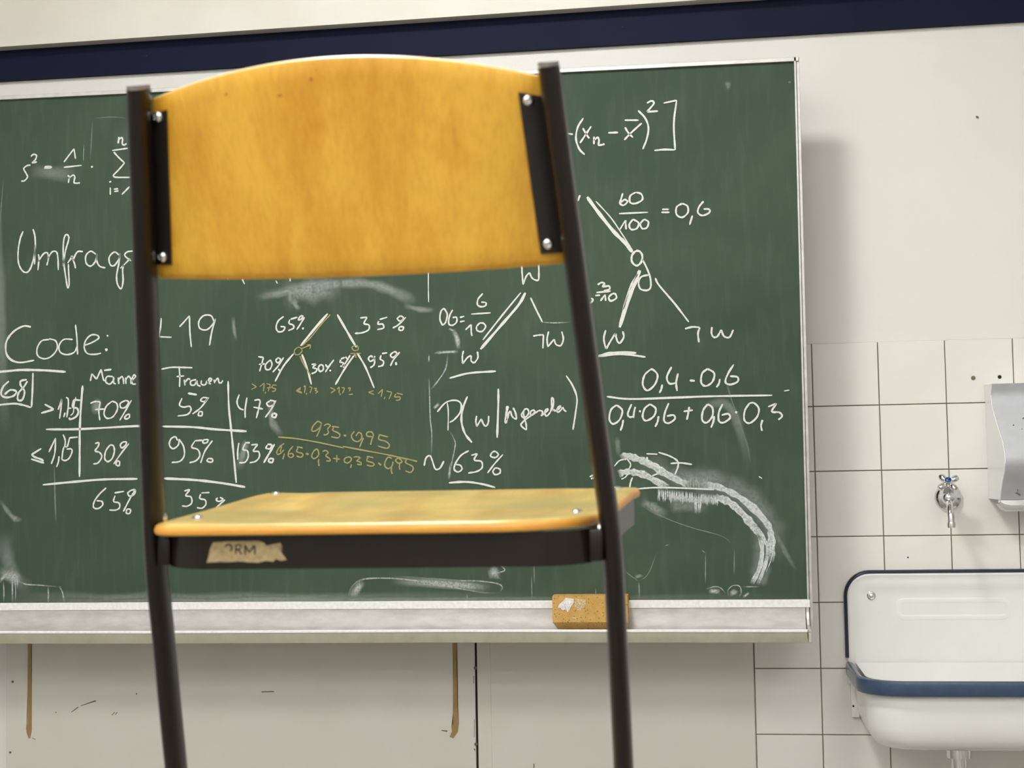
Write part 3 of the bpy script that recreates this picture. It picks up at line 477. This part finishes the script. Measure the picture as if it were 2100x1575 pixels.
def sponge_mat():
    m = mat('sponge_foam', (208, 168, 98), .95, noise_amt=.7, nscale=60, col2=(188, 146, 76), bump=.7, bscale=500)
    nt = m.node_tree; N = nt.nodes; L = nt.links; b = N['Principled BSDF']; src = b.inputs['Base Color'].links[0].from_socket
    tc = N.new('ShaderNodeTexCoord'); vo = N.new('ShaderNodeTexVoronoi'); vo.inputs['Scale'].default_value = 170; L.new(tc.outputs['Object'], vo.inputs['Vector'])
    lt = N.new('ShaderNodeMath'); lt.operation = 'LESS_THAN'; lt.inputs[1].default_value = .2; L.new(vo.outputs['Distance'], lt.inputs[0])
    mx = N.new('ShaderNodeMix'); mx.data_type = 'RGBA'; L.new(lt.outputs[0], mx.inputs[0]); L.new(src, mx.inputs[6]); mx.inputs[7].default_value = lin((130, 84, 28)); L.new(mx.outputs[2], b.inputs['Base Color'])
    return m
sb = obj('foam_block', bm, sponge_mat(), sp)
sp.location = ((pl_.x+pr_.x)/2, YB-.031, cz); sp.rotation_euler = (0, 0, 0)
def patch(pts_px, name, m, lab):
    P_ = [at(x, y, YB-.0632) for x, y in pts_px]; bm = bmesh.new()
    c = sum(P_, Vector())/len(P_); cv = bm.verts.new(c+Vector((0, -.0012, 0))-sp.location)
    vs = [bm.verts.new(p-Vector(sp.location)) for p in P_]
    for i in range(len(vs)): bm.faces.new((cv, vs[i], vs[(i+1) % len(vs)]))
    o = obj(name, bm, m, sp); o['label'] = lab
m_cd = chalk_mat('caked_chalk', (232, 230, 228), .55, 1.0, 500)
patch([(1160, 1226), (1176, 1228), (1177, 1236), (1172, 1243), (1168, 1250), (1164, 1256), (1160, 1250), (1153, 1252), (1150, 1247), (1143, 1247), (1148, 1238), (1155, 1233)], 'chalk_patch', m_cd, 'white chalk caked on the sponge face')
m_cd2 = chalk_mat('thin_caked_chalk', (222, 205, 170), .15, .8, 400)
patch([(1180, 1228), (1200, 1230), (1202, 1240), (1194, 1248), (1190, 1254), (1184, 1250), (1178, 1240)], 'chalk_patch', m_cd2, 'thin chalk dust on the sponge face')
patch([(1172, 1268), (1178, 1265), (1182, 1268), (1178, 1272)], 'chalk_patch', m_cd2, 'thin chalk dust on the sponge face')

# ------------------------------------------------------------------ sink
xl, xr = at(1734, 1250, -.012).x, at(1734, 1250, -.012).x+.56
zt = at(1850, 1172, -.018).z; zr = at(1740, 1356, -.012).z
S = empty('wall_sink', ((xl+xr)/2, 0, zr-.2)); tag(S, 'white enamel wall sink with blue rim and splashback under the tap', 'sink'); So = Vector(S.location)
def sobj(name, bm, m, parent=None, smooth=True):
    o = obj(name, bm, m, parent or S, smooth)
    if parent is None: o.location = -So
    return o
def arc(cx, cz, r, a0, a1, n=8): return [(cx+r*math.cos(math.radians(a0+(a1-a0)*i/n)), cz+r*math.sin(math.radians(a0+(a1-a0)*i/n))) for i in range(n+1)]
rs = .055
def splash_outline(ins, lowz=-.05):
    return [(xl+ins, zr+lowz)]+arc(xl+rs, zt-rs, rs-ins, 180, 90)+arc(xr-rs, zt-rs, rs-ins, 90, 0)+[(xr-ins, zr+lowz)]
bm = bmesh.new()
prof_s = [(.0, -.008), (.003, -.019), (.008, -.0215), (.014, -.019), (.022, -.0185), (.034, -.0185), (.040, -.0155)]
rings = [[Vector((x, y, z)) for x, z in splash_outline(ins)] for ins, y in prof_s]
loft(rings, closed=False, caps=False, bm=bm)
last = [v for v in bm.verts][-len(rings[0]):]; bm.faces.new(last)
sobj('splashback', bm, m_enamel)
# pressed panel in the splashback: a low rounded frame
def rrect(x0, x1, z0, z1, r, n=5):
    out = []
    for cx, cz, a in [(x1-r, z1-r, 0), (x0+r, z1-r, 90), (x0+r, z0+r, 180), (x1-r, z0+r, 270)]: out += arc(cx, cz, r, a, a+90, n)
    return out
a_, b_ = at(1842, 1232, -.016), at(2050, 1266, -.016)
path = [Vector((x, -.0155, z)) for x, z in rrect(a_.x, a_.x+.24, b_.z, a_.z, .012)]
sobj('pressed_panel', sweep(path, ellipse(.006, .0005, 10), upv=Vector((0, 1, 0)), closed=True), m_enamel, None)
path = [Vector((x, -.013, z)) for x, z in splash_outline(.001, .009)]
sobj('splashback_rim', sweep(path, ellipse(.0048, .0095, 12), upv=Vector((0, 1, 0))), m_rimd)
sc1 = at(1787, 1222, -.016)
for x in (sc1.x, xr-(sc1.x-xl)):
    sobj('mounting_screw', lathe([(.0095, 0), (.0095, .0015), (.0075, .003), (.0065, .003), (.0062, .0018), (.0045, .0018), (.004, .004), (.002, .0048), (.0002, .005)], 20, Vector((x, -.0155, sc1.z)), Vector((0, -1, 0))), m_screw)
# basin
D_ = .335
def U(ins, n=9, fr_=None):
    r = max(.09-ins*.5, .03); x0, x1, yf = xl+ins, xr-ins, -D_+ins
    out = [(x0, -.012)]+[(x0+r+r*math.cos(t), yf+r+r*math.sin(t)) for t in [math.pi+math.pi/2*i/n for i in range(n+1)]]
    out += [(x1-r+r*math.cos(t), yf+r+r*math.sin(t)) for t in [1.5*math.pi+math.pi/2*i/n for i in range(n+1)]]+[(x1, -.012)]
    return out
zrim = zr; zbot = at(1900, 1541, -.29).z
H_ = zrim-zbot
outer = [(.012, zrim-.004), (.014, zrim-.05), (.016, zrim-H_*.45), (.019, zrim-H_*.68), (.025, zrim-H_*.83), (.036, zrim-H_*.95), (.056, zbot)]
inner = [(.085, zbot+.012), (.06, zbot+.02), (.045, zbot+.04), (.03, zrim-.05), (.022, zrim-.012), (.018, zrim-.002)]
rings = [[Vector((x, y, z)) for x, y in U(i)] for i, z in outer]
bm = loft(rings, closed=True, caps=False); 
bm.faces.new([v for v in bm.verts][-len(rings[0]):])
n0 = len(bm.verts)
r2 = [[Vector((x, min(y, -.02), z)) for x, y in U(i)] for i, z in inner]
loft(r2, closed=True, caps=False, bm=bm); bm.verts.ensure_lookup_table()
bm.faces.new([bm.verts[k] for k in range(n0, n0+len(r2[0]))])
sobj('basin', bm, m_enamel)
path = [Vector((x, y, zrim-.0165)) for x, y in U(.006)]
prof = [(-.006, .012), (-.003, .0155), (.003, .0165), (.008, .014), (.0095, .008), (.0095, -.008), (.008, -.014), (.003, -.0165), (-.004, -.0155)]
sobj('basin_rim', sweep(path, prof), m_rim)
sobj('bracket', bbox(at(1745, 1440, -.01).x, at(1761, 1440, -.01).x, -.022, -.0083, at(1745, 1469, -.01).z, zrim-.034, bev=.001), m_enamel)
sobj('bracket', bbox(xr-.022, xr-.006, -.022, -.0083, at(1745, 1469, -.01).z, zrim-.034, bev=.001), m_enamel)
p = at(1750, 1448, -.022); sobj('bracket_hole', lathe([(.0024, 0), (.0024, .0005), (.001, .0005)], 12, p, Vector((0, -1, 0))), m_dark)
ch = blob([(1818, 1361), (1823, 1359), (1829, 1362), (1823, 1364)], -.0165, .0008, m_dark, 'enamel_chip', S); ch.location = -So
# drain
dp = at(1966, 1545, -.2); dx = dp.x
sobj('drain_pipe', lathe([(.026, zbot-dp.z+.001), (.026, -.008), (.0165, -.009), (.0165, -.14), (.021, -.141), (.021, -.16), (.026, -.162), (.026, -.24), (.015, -.25)][::-1], 28, dp), m_screw)
sobj('drain_pipe', sweep(smooth_path([(dx, -.2, dp.z-.17), (dx, -.12, dp.z-.17), (dx, -.001, dp.z-.17)], 4), ellipse(.016, .016, 20)), m_screw)

# ------------------------------------------------------------------ tap
fp = at(1945, 1021, -.008)
F = empty('wall_tap', (fp.x, 0, fp.z), -.13); tag(F, 'chrome wall tap with blue-capped cross handle above the sink', 'tap'); Fo = Vector(F.location)
def fobj(name, bm, m, parent=None):
    o = obj(name, bm, m, parent or F, True)
    return o
fobj('rosette', lathe([(.0305, -.0), (.031, .002), (.029, .006), (.023, .011), (.016, .0135), (.012, .014), (.003, .0145)], 36, Vector((0, -.007, 0)), Vector((0, -1, 0))), m_screw)
fobj('body', lathe([(.010, 0), (.0115, .004), (.0115, .035), (.014, .04), (.0155, .052), (.0145, .066), (.009, .073), (.002, .075)], 28, Vector((0, -.016, .002)), Vector((0, -1, 0))), m_screw)
ax = Vector((0, -.74, .67)).normalized(); b0 = Vector((0, -.058, .008))
fobj('valve_bonnet', lathe([(.013, 0), (.0185, .006), (.0185, .013), (.0165, .02), (.013, .03), (.0105, .036), (.0095, .038)], 8, b0, ax), m_screw)
hd = obj('handle', lathe([(.0075, .034), (.010, .036), (.0105, .045), (.008, .050), (.003, .051)], 24, b0, ax), m_screw, F, True)
qx = ax.to_track_quat('Z', 'Y')
for k in range(4):
    t = math.radians(38+90*k); dv = qx@Vector((math.cos(t), math.sin(t), 0)); c = b0+ax*.041
    bm = lathe([(.004, .004), (.0052, .008), (.0074, .014), (.0082, .020), (.0065, .0255), (.001, .0275)], 16, c, dv)
    obj('handle_arm', bm, m_screw, hd, True)
obj('handle_cap', lathe([(.0066, .050), (.0066, .0525), (.004, .054), (.0005, .0545)], 20, b0, ax), m_blue, hd, True)
tip = Matrix.Rotation(.13, 4, 'Z')@(at(1951, 1080, -.125)-Fo)
fobj('spout', sweep(smooth_path([(0, -.062, -.004), (0, -.085, -.006), (.001, -.108, -.014), (.002, -.122, -.03), (tip.x, -.126, -.045), (tip.x, -.127, tip.z)], 6), ellipse(.0072, .0072, 20), upv=Vector((1, 0, 0))), m_screw)
fobj('spout_outlet', lathe([(.0085, 0), (.0088, .008), (.0078, .012)], 20, Vector((tip.x, -.127, tip.z-.002))), m_screw)

# ------------------------------------------------------------------ dispenser
dl = at(2019, 830, 0).x; wd = .27
prof_px = [(787, 2033.5), (810, 2032), (830, 2034), (850, 2039), (880, 2048), (905, 2056), (930, 2061), (950, 2062), (970, 2060), (990, 2056), (1010, 2053), (1025, 2051.5)]
fy = []
for y, x in prof_px:
    # the protrusion at which the cover's left edge shows at this pixel
    lo, hi = 0., .35
    for _ in range(30):
        mid = (lo+hi)/2
        if at(x, y, -mid).x > dl: lo = mid
        else: hi = mid
    pr_y = max(.02, min(.3, (lo+hi)/2)); fy.append((pr_y, at(x, y, -pr_y).z))
Dz = fy[-1][1]
Dn = empty('dispenser', (dl+wd/2, 0, Dz-.03)); tag(Dn, 'white wall dispenser with wavy grey front beside the tap, cut off by the right edge', 'dispenser'); Do = Vector(Dn.location)
def dobj(name, bm, m, smooth=True):
    o = obj(name, bm, m, Dn, smooth); o.location = -Do; return o
ztp = fy[0][1]
side = [Vector((0, -.0085, ztp+.002))]+[Vector((0, -y+.004, z)) for y, z in fy]+[Vector((0, -.0085, Dz))]
def extr(outline, x0, x1):
    return loft([[Vector((x, p.y, p.z)) for p in outline] for x in (x0, x1)])
dobj('housing', extr(side, dl, dl+wd), m_plast)
fr_out = [(y, z) for y, z in fy]
fine = smooth_path([Vector((0, -y, z)) for y, z in fr_out], 4)
cover = fine+[p+Vector((0, .006, 0)) for p in fine[::-1]]
dobj('front_cover', extr(cover, dl+.0015, dl+wd-.0015), m_greyp)
yb = fy[-1][0]; zl0 = at(2060, 1050, -yb*.8).z
tray_o = [(-.12, Dz-.001), (-yb-.004, Dz-.001), (-yb-.003, Dz-.012), (-yb*.82, zl0+.003), (-yb*.6, zl0), (-.13, zl0+.004), (-.12, zl0+.01)]
rings = []
for x, k in [(dl+.001, .0), (dl+.01, .7), (dl+.022, 1), (dl+wd-.022, 1), (dl+wd-.001, 0)]:
    rings.append([Vector((x, y*(1-.02*(1-k)), Dz-.001+(z-Dz+.001)*(.35+.65*k))) for y, z in tray_o])
dobj('bottom_tray', loft(rings), m_plast)
def cover_y(z):
    for (y0, z0), (y1, z1) in zip(fy, fy[1:]):
        if z1 <= z <= z0: return y0+(y1-y0)*(z0-z)/(z0-z1)
    return fy[-1][0]
m_scr = mat('grey_scuff', (96, 96, 104), .6)
for pts in [[(2076, 872), (2079, 870), (2080, 873), (2077, 875)], [(2096, 858), (2101, 855), (2108, 858), (2104, 863), (2097, 862)], [(2094, 880), (2096, 879), (2101, 888), (2108, 892), (2106, 894), (2099, 889)], [(2080, 1011), (2086, 1010), (2093, 1015), (2091, 1016), (2085, 1012)], [(2086, 1003), (2088, 1005), (2087, 1008)]]:
    yv = cover_y(at(pts[0][0], pts[0][1], -.2).z); yv = cover_y(at(pts[0][0], pts[0][1], -yv).z)
    o = blob(pts, -yv+.001, .0022, m_scr, 'scuff', Dn); o.location = -Do

# ------------------------------------------------------------------ desk carrying the chair (below the frame)
DT = .79
T = empty('school_desk', (-.5, -2.1, 0)); tag(T, 'school desk that the wooden chair stands on, below the picture', 'desk')
obj('desk_top', bbox(-.65, .65, -.32, .38, DT-.025, DT, bev=.003), m_desk, T)
for sx_ in (-1, 1):
    for sy in (-.25, .3): obj('leg', lathe([(.016, 0), (.016, DT-.026)], 16, Vector((sx_*.58, sy, 0))), m_paint, T, True)
    obj('frame_rail', bbox(sx_*.58-.012, sx_*.58+.012, -.234, .284, DT-.06, DT-.026), m_paint, T)
obj('frame_rail', bbox(-.56, .56, .288, .312, DT-.06, DT-.026), m_paint, T)

# ------------------------------------------------------------------ chair, seen from behind
SZ = 1.238; HB = SZ-DT
cx_, cy_ = -.513, -2.305; sh = .0097; ya = .01
Ch = empty('school_chair', (cx_+sh*math.cos(ya), cy_-sh*math.sin(ya), DT), -ya)
tag(Ch, 'wooden school chair with a dark brown tube frame, seen from behind', 'chair')
def cobj(name, bm, m, parent=None, smooth=True):
    return obj(name, bm, m, parent or Ch, smooth)
def wv(h): return .1912-.0315*(h+.02)/.36
def yv_(h): return -.1091*(h+.02)/.36
Z = lambda h: h+HB
# uprights run from the backrest down, forward, and along the desk as runners
for s in (-1, 1):
    pts = [(s*wv(.343), yv_(.343), Z(.343))]+[(s*wv(h), yv_(h), Z(h)) for h in (.32, .27, .2, .13, .06, .02, -.005)]
    pts += [(s*.1913, .004, Z(-.04)), (s*.1916, .018, Z(-.09)), (s*.192, .033, Z(-.15)), (s*.1925, .062, Z(-.26)), (s*.193, .096, Z(-.37)), (s*.193, .109, Z(-.405)), (s*.193, .127, Z(-.425)), (s*.193, .152, Z(-.4325)), (s*.193, .2, Z(-.4325)), (s*.193, .36, Z(-.4325)), (s*.193, .385, Z(-.4325))]
    up_ = cobj('upright', sweep(pts, ellipse(.0082, .0152, 28, 2.0), upv=Vector((s, 0, 0)).cross(Vector((0, 0, 0))) if False else Vector((0, 1, .28))), m_paint)
    top = Vector(pts[0])
    q_ = Vector((0, -.29, .957))
    obj('end_cap', sweep([top, top+q_*.002, top+q_*.0036], ellipse(.0078, .0146, 28, 2.0), upv=Vector((0, 1, .28))), mat('worn_cap', (150, 145, 140), .35, metal=.6) if s < 0 else bpy.data.materials['worn_cap'], up_, True)
    for yy_ in (.16, .37): obj('glide', bbox(s*.193-.011, s*.193+.011, yy_-.012, yy_+.012, 0, Z(-.439), bev=.002), m_bplate, up_)
cobj('cross_bar', sweep([(-.19, .19, Z(-.4325)), (0, .19, Z(-.4325)), (.19, .19, Z(-.4325))], ellipse(.008, .008, 16)), m_paint)
# backrest: curved plywood, domed along the top
def bpt(f, t, off):
    """f across -1..1, t 0 bottom..1 top, off towards the viewer"""
    e = 1-f*f
    hb, ht = .2040-.0082*e, .3405+.0148*e
    h = hb+(ht-hb)*t; W = wv(h)
    return Vector((f*(W-.0058), yv_(h)+.012-.03*e-off, Z(h)))
bm = bmesh.new(); nu, nv = 40, 10; th = .009
fs = [-1+2*i/nu for i in range(nu+1)]
ed = [(.0, .5), (.012, .86), (.03, 1)]+[(k/10, 1) for k in range(1, 10)]+[(.97, 1), (.988, .86), (1, .5)]
rings = []
for f in fs:
    r = [bpt(f, t, o*th-th*1.0) for t, o in ed]+[bpt(f, t, (1-o)*th-th*1.0) for t, o in ed[::-1][1:-1]]
    rings.append(r)
loft(rings, bm=bm)
bk = cobj('backrest', bm, m_back); bk.data.materials.append(mat('ply_edge_highlight', (226, 196, 140), .4))
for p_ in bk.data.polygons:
    if p_.normal.z > .75: p_.material_index = 1  # upward-facing ply edge painted paler, a highlight put into the colour
# knots and scratches of the veneer: darker flecks
m_knot = mat('veneer_knot', (176, 108, 30), .5)
def surf_px(px, py, off):
    lo = None; best = None
    f, t = 0.0, .5
    rz = Matrix.Rotation(-ya, 4, 'Z')
    def pr(f, t):
        wpt = rz@bpt(f, t, off)+Vector(Ch.location); d = wpt-CAM; z = d.dot(fwd)
        return Vector((1050+FPX*d.dot(right)/z, 787.5-FPX*d.dot(up)/z))
    for _ in range(25):
        p0 = pr(f, t); e = Vector((px, py))-p0; a = (pr(f+1e-4, t)-p0)/1e-4; b = (pr(f, t+1e-4)-p0)/1e-4
        det = a.x*b.y-a.y*b.x; f += (e.x*b.y-e.y*b.x)/det; t += (a.x*e.y-a.y*e.x)/det
    return f, t
for px, py, a, b in [(638, 163, 4, 5), (574, 196, 6, 3), (464, 194, 3, 3), (648, 143, 2, 2)]:
    f, t = surf_px(px, py, 0); c = bpt(f, t, 0); bm = bmesh.new()
    vs = [bm.verts.new(bpt(f+a/430*math.cos(k*math.pi/5), t+b/420*math.sin(k*math.pi/5), .0002)) for k in range(10)]
    bm.faces.new(vs); cobj('knot', bm, m_knot, bk)
# steel plates with screws
def plate(s, corners, screws, nm='mounting_plate'):
    cs = [surf_px(x, y, .0) for x, y in corners]   # top inner, bottom inner
    bm = bmesh.new(); rings = []
    for k in range(11):
        t = cs[0][1]+(cs[1][1]-cs[0][1])*k/10; fi = cs[0][0]+(cs[1][0]-cs[0][0])*k/10
        row = []
        for j in range(4):
            f = fi+(s*1.02-fi)*j/3
            row.append(bpt(f, t, .0026))
        row += [bpt(fi+(s*1.02-fi)*j/3, t, .0001) for j in (3, 2, 1, 0)]
        rings.append(row)
    loft(rings, bm=bm); p_ = cobj(nm, bm, m_bplate, None, False)
    for x, y in screws:
        f, t = surf_px(x, y, .0026); c = bpt(f, t, .0026)
        n = (bpt(f+.01, t, 0)-bpt(f, t, 0)).cross(bpt(f, t+.01, 0)-bpt(f, t, 0)).normalized()
        if n.y > 0: n = -n
        obj('screw', lathe([(.0044, 0), (.0043, .0010), (.0034, .0024), (.0020, .0030), (.0018, .0018), (.0004, .0016)], 20, c, n), m_screw, p_, True)
plate(-1, [(343, 227), (353, 543)], [(324, 240), (333, 527)])
plate(1, [(1064, 191), (1110, 521)], [(1083, 206), (1124, 500)])
# seat
TAN = .0606
y0s, y1s = -.045, .338
def seat_half(y):
    t = (y-y0s)/(y1s-y0s)
    w_ = .1822+.0135*t
    return w_
def seat_z(x, y):
    t = (y-y0s)
    z = Z(.0084)+TAN*y
    z += -.004*math.exp(-((y-.10)/.09)**2)*(1-(x/.2)**2)
    if y > y1s-.05: z -= .012*((y-(y1s-.05))/.05)**2
    return z
def outline(ins):
    r0, r1, rl = .085, .035, .024; pts = []
    x0, x1 = seat_half(y0s), seat_half(y1s)
    n = 9
    def corner(cx, cy, r, a0):
        for i in range(n+1):
            a = math.radians(a0+90*i/n); pts.append((cx+(r-ins)*math.cos(a), cy+(r-ins)*math.sin(a)))
    corner(x1-r1, y1s-r1, r1, 0)
    for i in range(1, 8): pts.append(((x1-r1)*(1-i/4), y1s-ins))
    corner(-(x1-r1), y1s-r1, r1, 90)
    for i in range(1, 8): t = i/8; yv = y1s-r1+(y0s+rl-y1s+r1)*t; pts.append((-(seat_half(yv)-ins), yv))
    corner(-(x0-rl), y0s+rl, rl, 180)
    for i in range(1, 8): pts.append((-(x0-rl)+(2*x0-rl-r0)*i/8, y0s+ins))
    corner(x0-r0, y0s+r0, r0, 270)
    for i in range(1, 8): t = i/8; yv = y0s+r0+(y1s-r1-y0s-r0)*t; pts.append((seat_half(yv)-ins, yv))
    return pts
T_ = .0095
bm = bmesh.new()
def ring(ins, dz):
    return [Vector((x, y, seat_z(x, y)+dz)) for x, y in outline(ins)]
def inner_ring(k, dz):
    return [Vector((x*k, (y-.15)*k+.15, seat_z(x*k, (y-.15)*k+.15)+dz)) for x, y in outline(.003)]
rings = [inner_ring(.02, -T_), inner_ring(.5, -T_), ring(.003, -T_), ring(.0008, -T_+.0012), ring(0, -T_*.6), ring(.0006, -.0035), ring(.0018, -.0016), ring(.004, -.0003), ring(.007, 0), inner_ring(.9, 0), inner_ring(.75, 0), inner_ring(.55, 0), inner_ring(.35, 0), inner_ring(.15, 0), inner_ring(.02, 0)]
loft(rings, bm=bm)
st = cobj('seat', bm, m_seat); st.data.materials.append(m_edge)
for p_ in st.data.polygons:
    if abs(p_.normal.z) < .6: p_.material_index = 1
for x, y in [(-.163, .022), (-.174, .278), (.160, .030), (.174, .278)]:
    n = Vector((0, -TAN, 1)).normalized()
    obj('screw', lathe([(.0052, 0), (.005, .001), (.0038, .0018), (.0018, .0021), (.0003, .0022)], 20, Vector((x, y, seat_z(x, y))), n), m_screw, st, True)
# steel band under the seat: one strip bent round the rear corners
def band_path():
    pts = [(-.1885, .315), (-.1855, .22), (-.183, .12)]
    r = .05; cxb = .1815-r; yb_ = -.034
    pts += [(-.1818, .055)]
    for i in range(9):
        a = math.radians(180+90*i/8); pts.append((-cxb+r*math.cos(a), yb_+r+r*math.sin(a)))
    for i in range(1, 8): pts.append((-cxb*(1-i/4), yb_))
    for i in range(9):
        a = math.radians(270+90*i/8); pts.append((cxb+r*math.cos(a), yb_+r+r*math.sin(a)))
    pts += [(.1818, .055), (.183, .12), (.1855, .22), (.1885, .315)]
    return pts
bm = bmesh.new(); rings = []
bp = [Vector((x, y, 0)) for x, y in band_path()]
for i, p in enumerate(bp):
    t = (bp[min(i+1, len(bp)-1)]-bp[max(i-1, 0)]).normalized(); n = Vector((t.y, -t.x, 0))
    zt2 = seat_z(p.x, min(p.y, .28))-T_-.0004; hgt = .027
    a, b = p, p-n*.003
    rings.append([Vector((a.x, a.y, zt2)), Vector((a.x, a.y, zt2-hgt)), Vector((b.x, b.y, zt2-hgt)), Vector((b.x, b.y, zt2))])
loft(rings, bm=bm)
bmesh.ops.bevel(bm, geom=[e for e in bm.edges if e.calc_face_angle(0) > 1.2], offset=.0008, segments=2, affect='EDGES')
band = cobj('seat_frame', bm, m_paint)
cobj('seat_frame', bbox(-.186, .186, .296, .31, seat_z(0, .29)-T_-.03, seat_z(0, .29)-T_-.006, bev=.001), m_paint)
for s in (-1, 1):   # bolts through the uprights
    cobj('bolt', lathe([(.0042, 0), (.0042, .003), (.002, .0045)], 16, Vector((s*.1835, -.006, Z(.0075 if s < 0 else -.006)+.003)), Vector((-s, 0, 0))), m_screw)
for s in (-1, 1):
    cobj('weld_lug', bbox(min(s*.1735, s*.184), max(s*.1735, s*.184), -.014, .012, Z(-.0285), Z(-.0035), bev=.001), m_paint)
# remains of a sticker on the band
def band_pt(u, v, off):
    """u metres left of centre on the straight rear run, v from top of band downwards"""
    return Vector((u, -.026-off, seat_z(u, -.026)-T_-.0004-v))
def band_px(px, py):
    rz = Matrix.Rotation(-ya, 4, 'Z'); inv = rz.inverted()
    o_ = inv@(CAM-Vector(Ch.location)); dd = inv@(fwd+right*((px-1050)/FPX)+up*((787.5-py)/FPX))
    t = (-.0344-o_.y)/dd.y; return o_+dd*t
def band_blob(pts, m, name, parent, off):
    bm = bmesh.new(); P_ = [band_px(*p) for p in pts]
    a = [bm.verts.new((p.x, -.0342, p.z)) for p in P_]; b = [bm.verts.new((p.x, -.0342-off, p.z)) for p in P_]
    bm.faces.new(a); bm.faces.new(b[::-1]); n = len(a)
    for i in range(n): bm.faces.new((a[i], a[(i+1) % n], b[(i+1) % n], b[i]))
    bmesh.ops.triangulate(bm, faces=[f for f in bm.faces if len(f.verts) > 4])
    return obj(name, bm, m, parent)
m_stick = mat('torn_sticker', (188, 170, 128), .7, noise_amt=.9, nscale=220, col2=(120, 96, 58), detail=8)
stk = band_blob([(437, 1112), (470, 1110), (530, 1109), (541, 1113), (546, 1119), (560, 1116), (575, 1113), (579, 1122), (573, 1128), (582, 1140), (588, 1148), (576, 1150), (566, 1146), (560, 1152), (545, 1150), (530, 1154), (510, 1153), (490, 1151), (470, 1153), (455, 1150), (440, 1153), (424, 1154), (428, 1140), (430, 1128)], m_stick, 'torn_sticker', band, .0004)
stk['label'] = 'torn remains of a beige sticker reading ORM'
m_ink = mat('sticker_ink', (44, 36, 28), .7)
LET = "w4 462,1121 466,1117 472,1117 475,1121 476,1126 473,1130; w3.5 484,1136 484,1117; w3.5 484,1118 492,1117 495,1121 492,1126 485,1127; w3.5 488,1127 492,1131 496,1137; w3.5 503,1137 503,1118; w3.5 503,1118 508,1127 512,1133; w3.5 512,1133 517,1125 522,1118; w3.5 522,1118 523,1128 523,1137"
bm = bmesh.new()
for w_, pts in parse('P', LET):
    P_ = [band_px(*p) for p in pts]; prev = None
    for i, p in enumerate(P_):
        t = (P_[min(i+1, len(P_)-1)]-P_[max(i-1, 0)]).normalized(); s_ = Vector((-t.z, 0, t.x))*(w_/2/2600)
        row = [bm.verts.new((p.x+s_.x, -.0349, p.z+s_.z)), bm.verts.new((p.x-s_.x, -.0349, p.z-s_.z))]
        if prev: bm.faces.new((prev[0], prev[1], row[1], row[0]))
        prev = row
o = obj('sticker_lettering', bm, m_ink, stk)
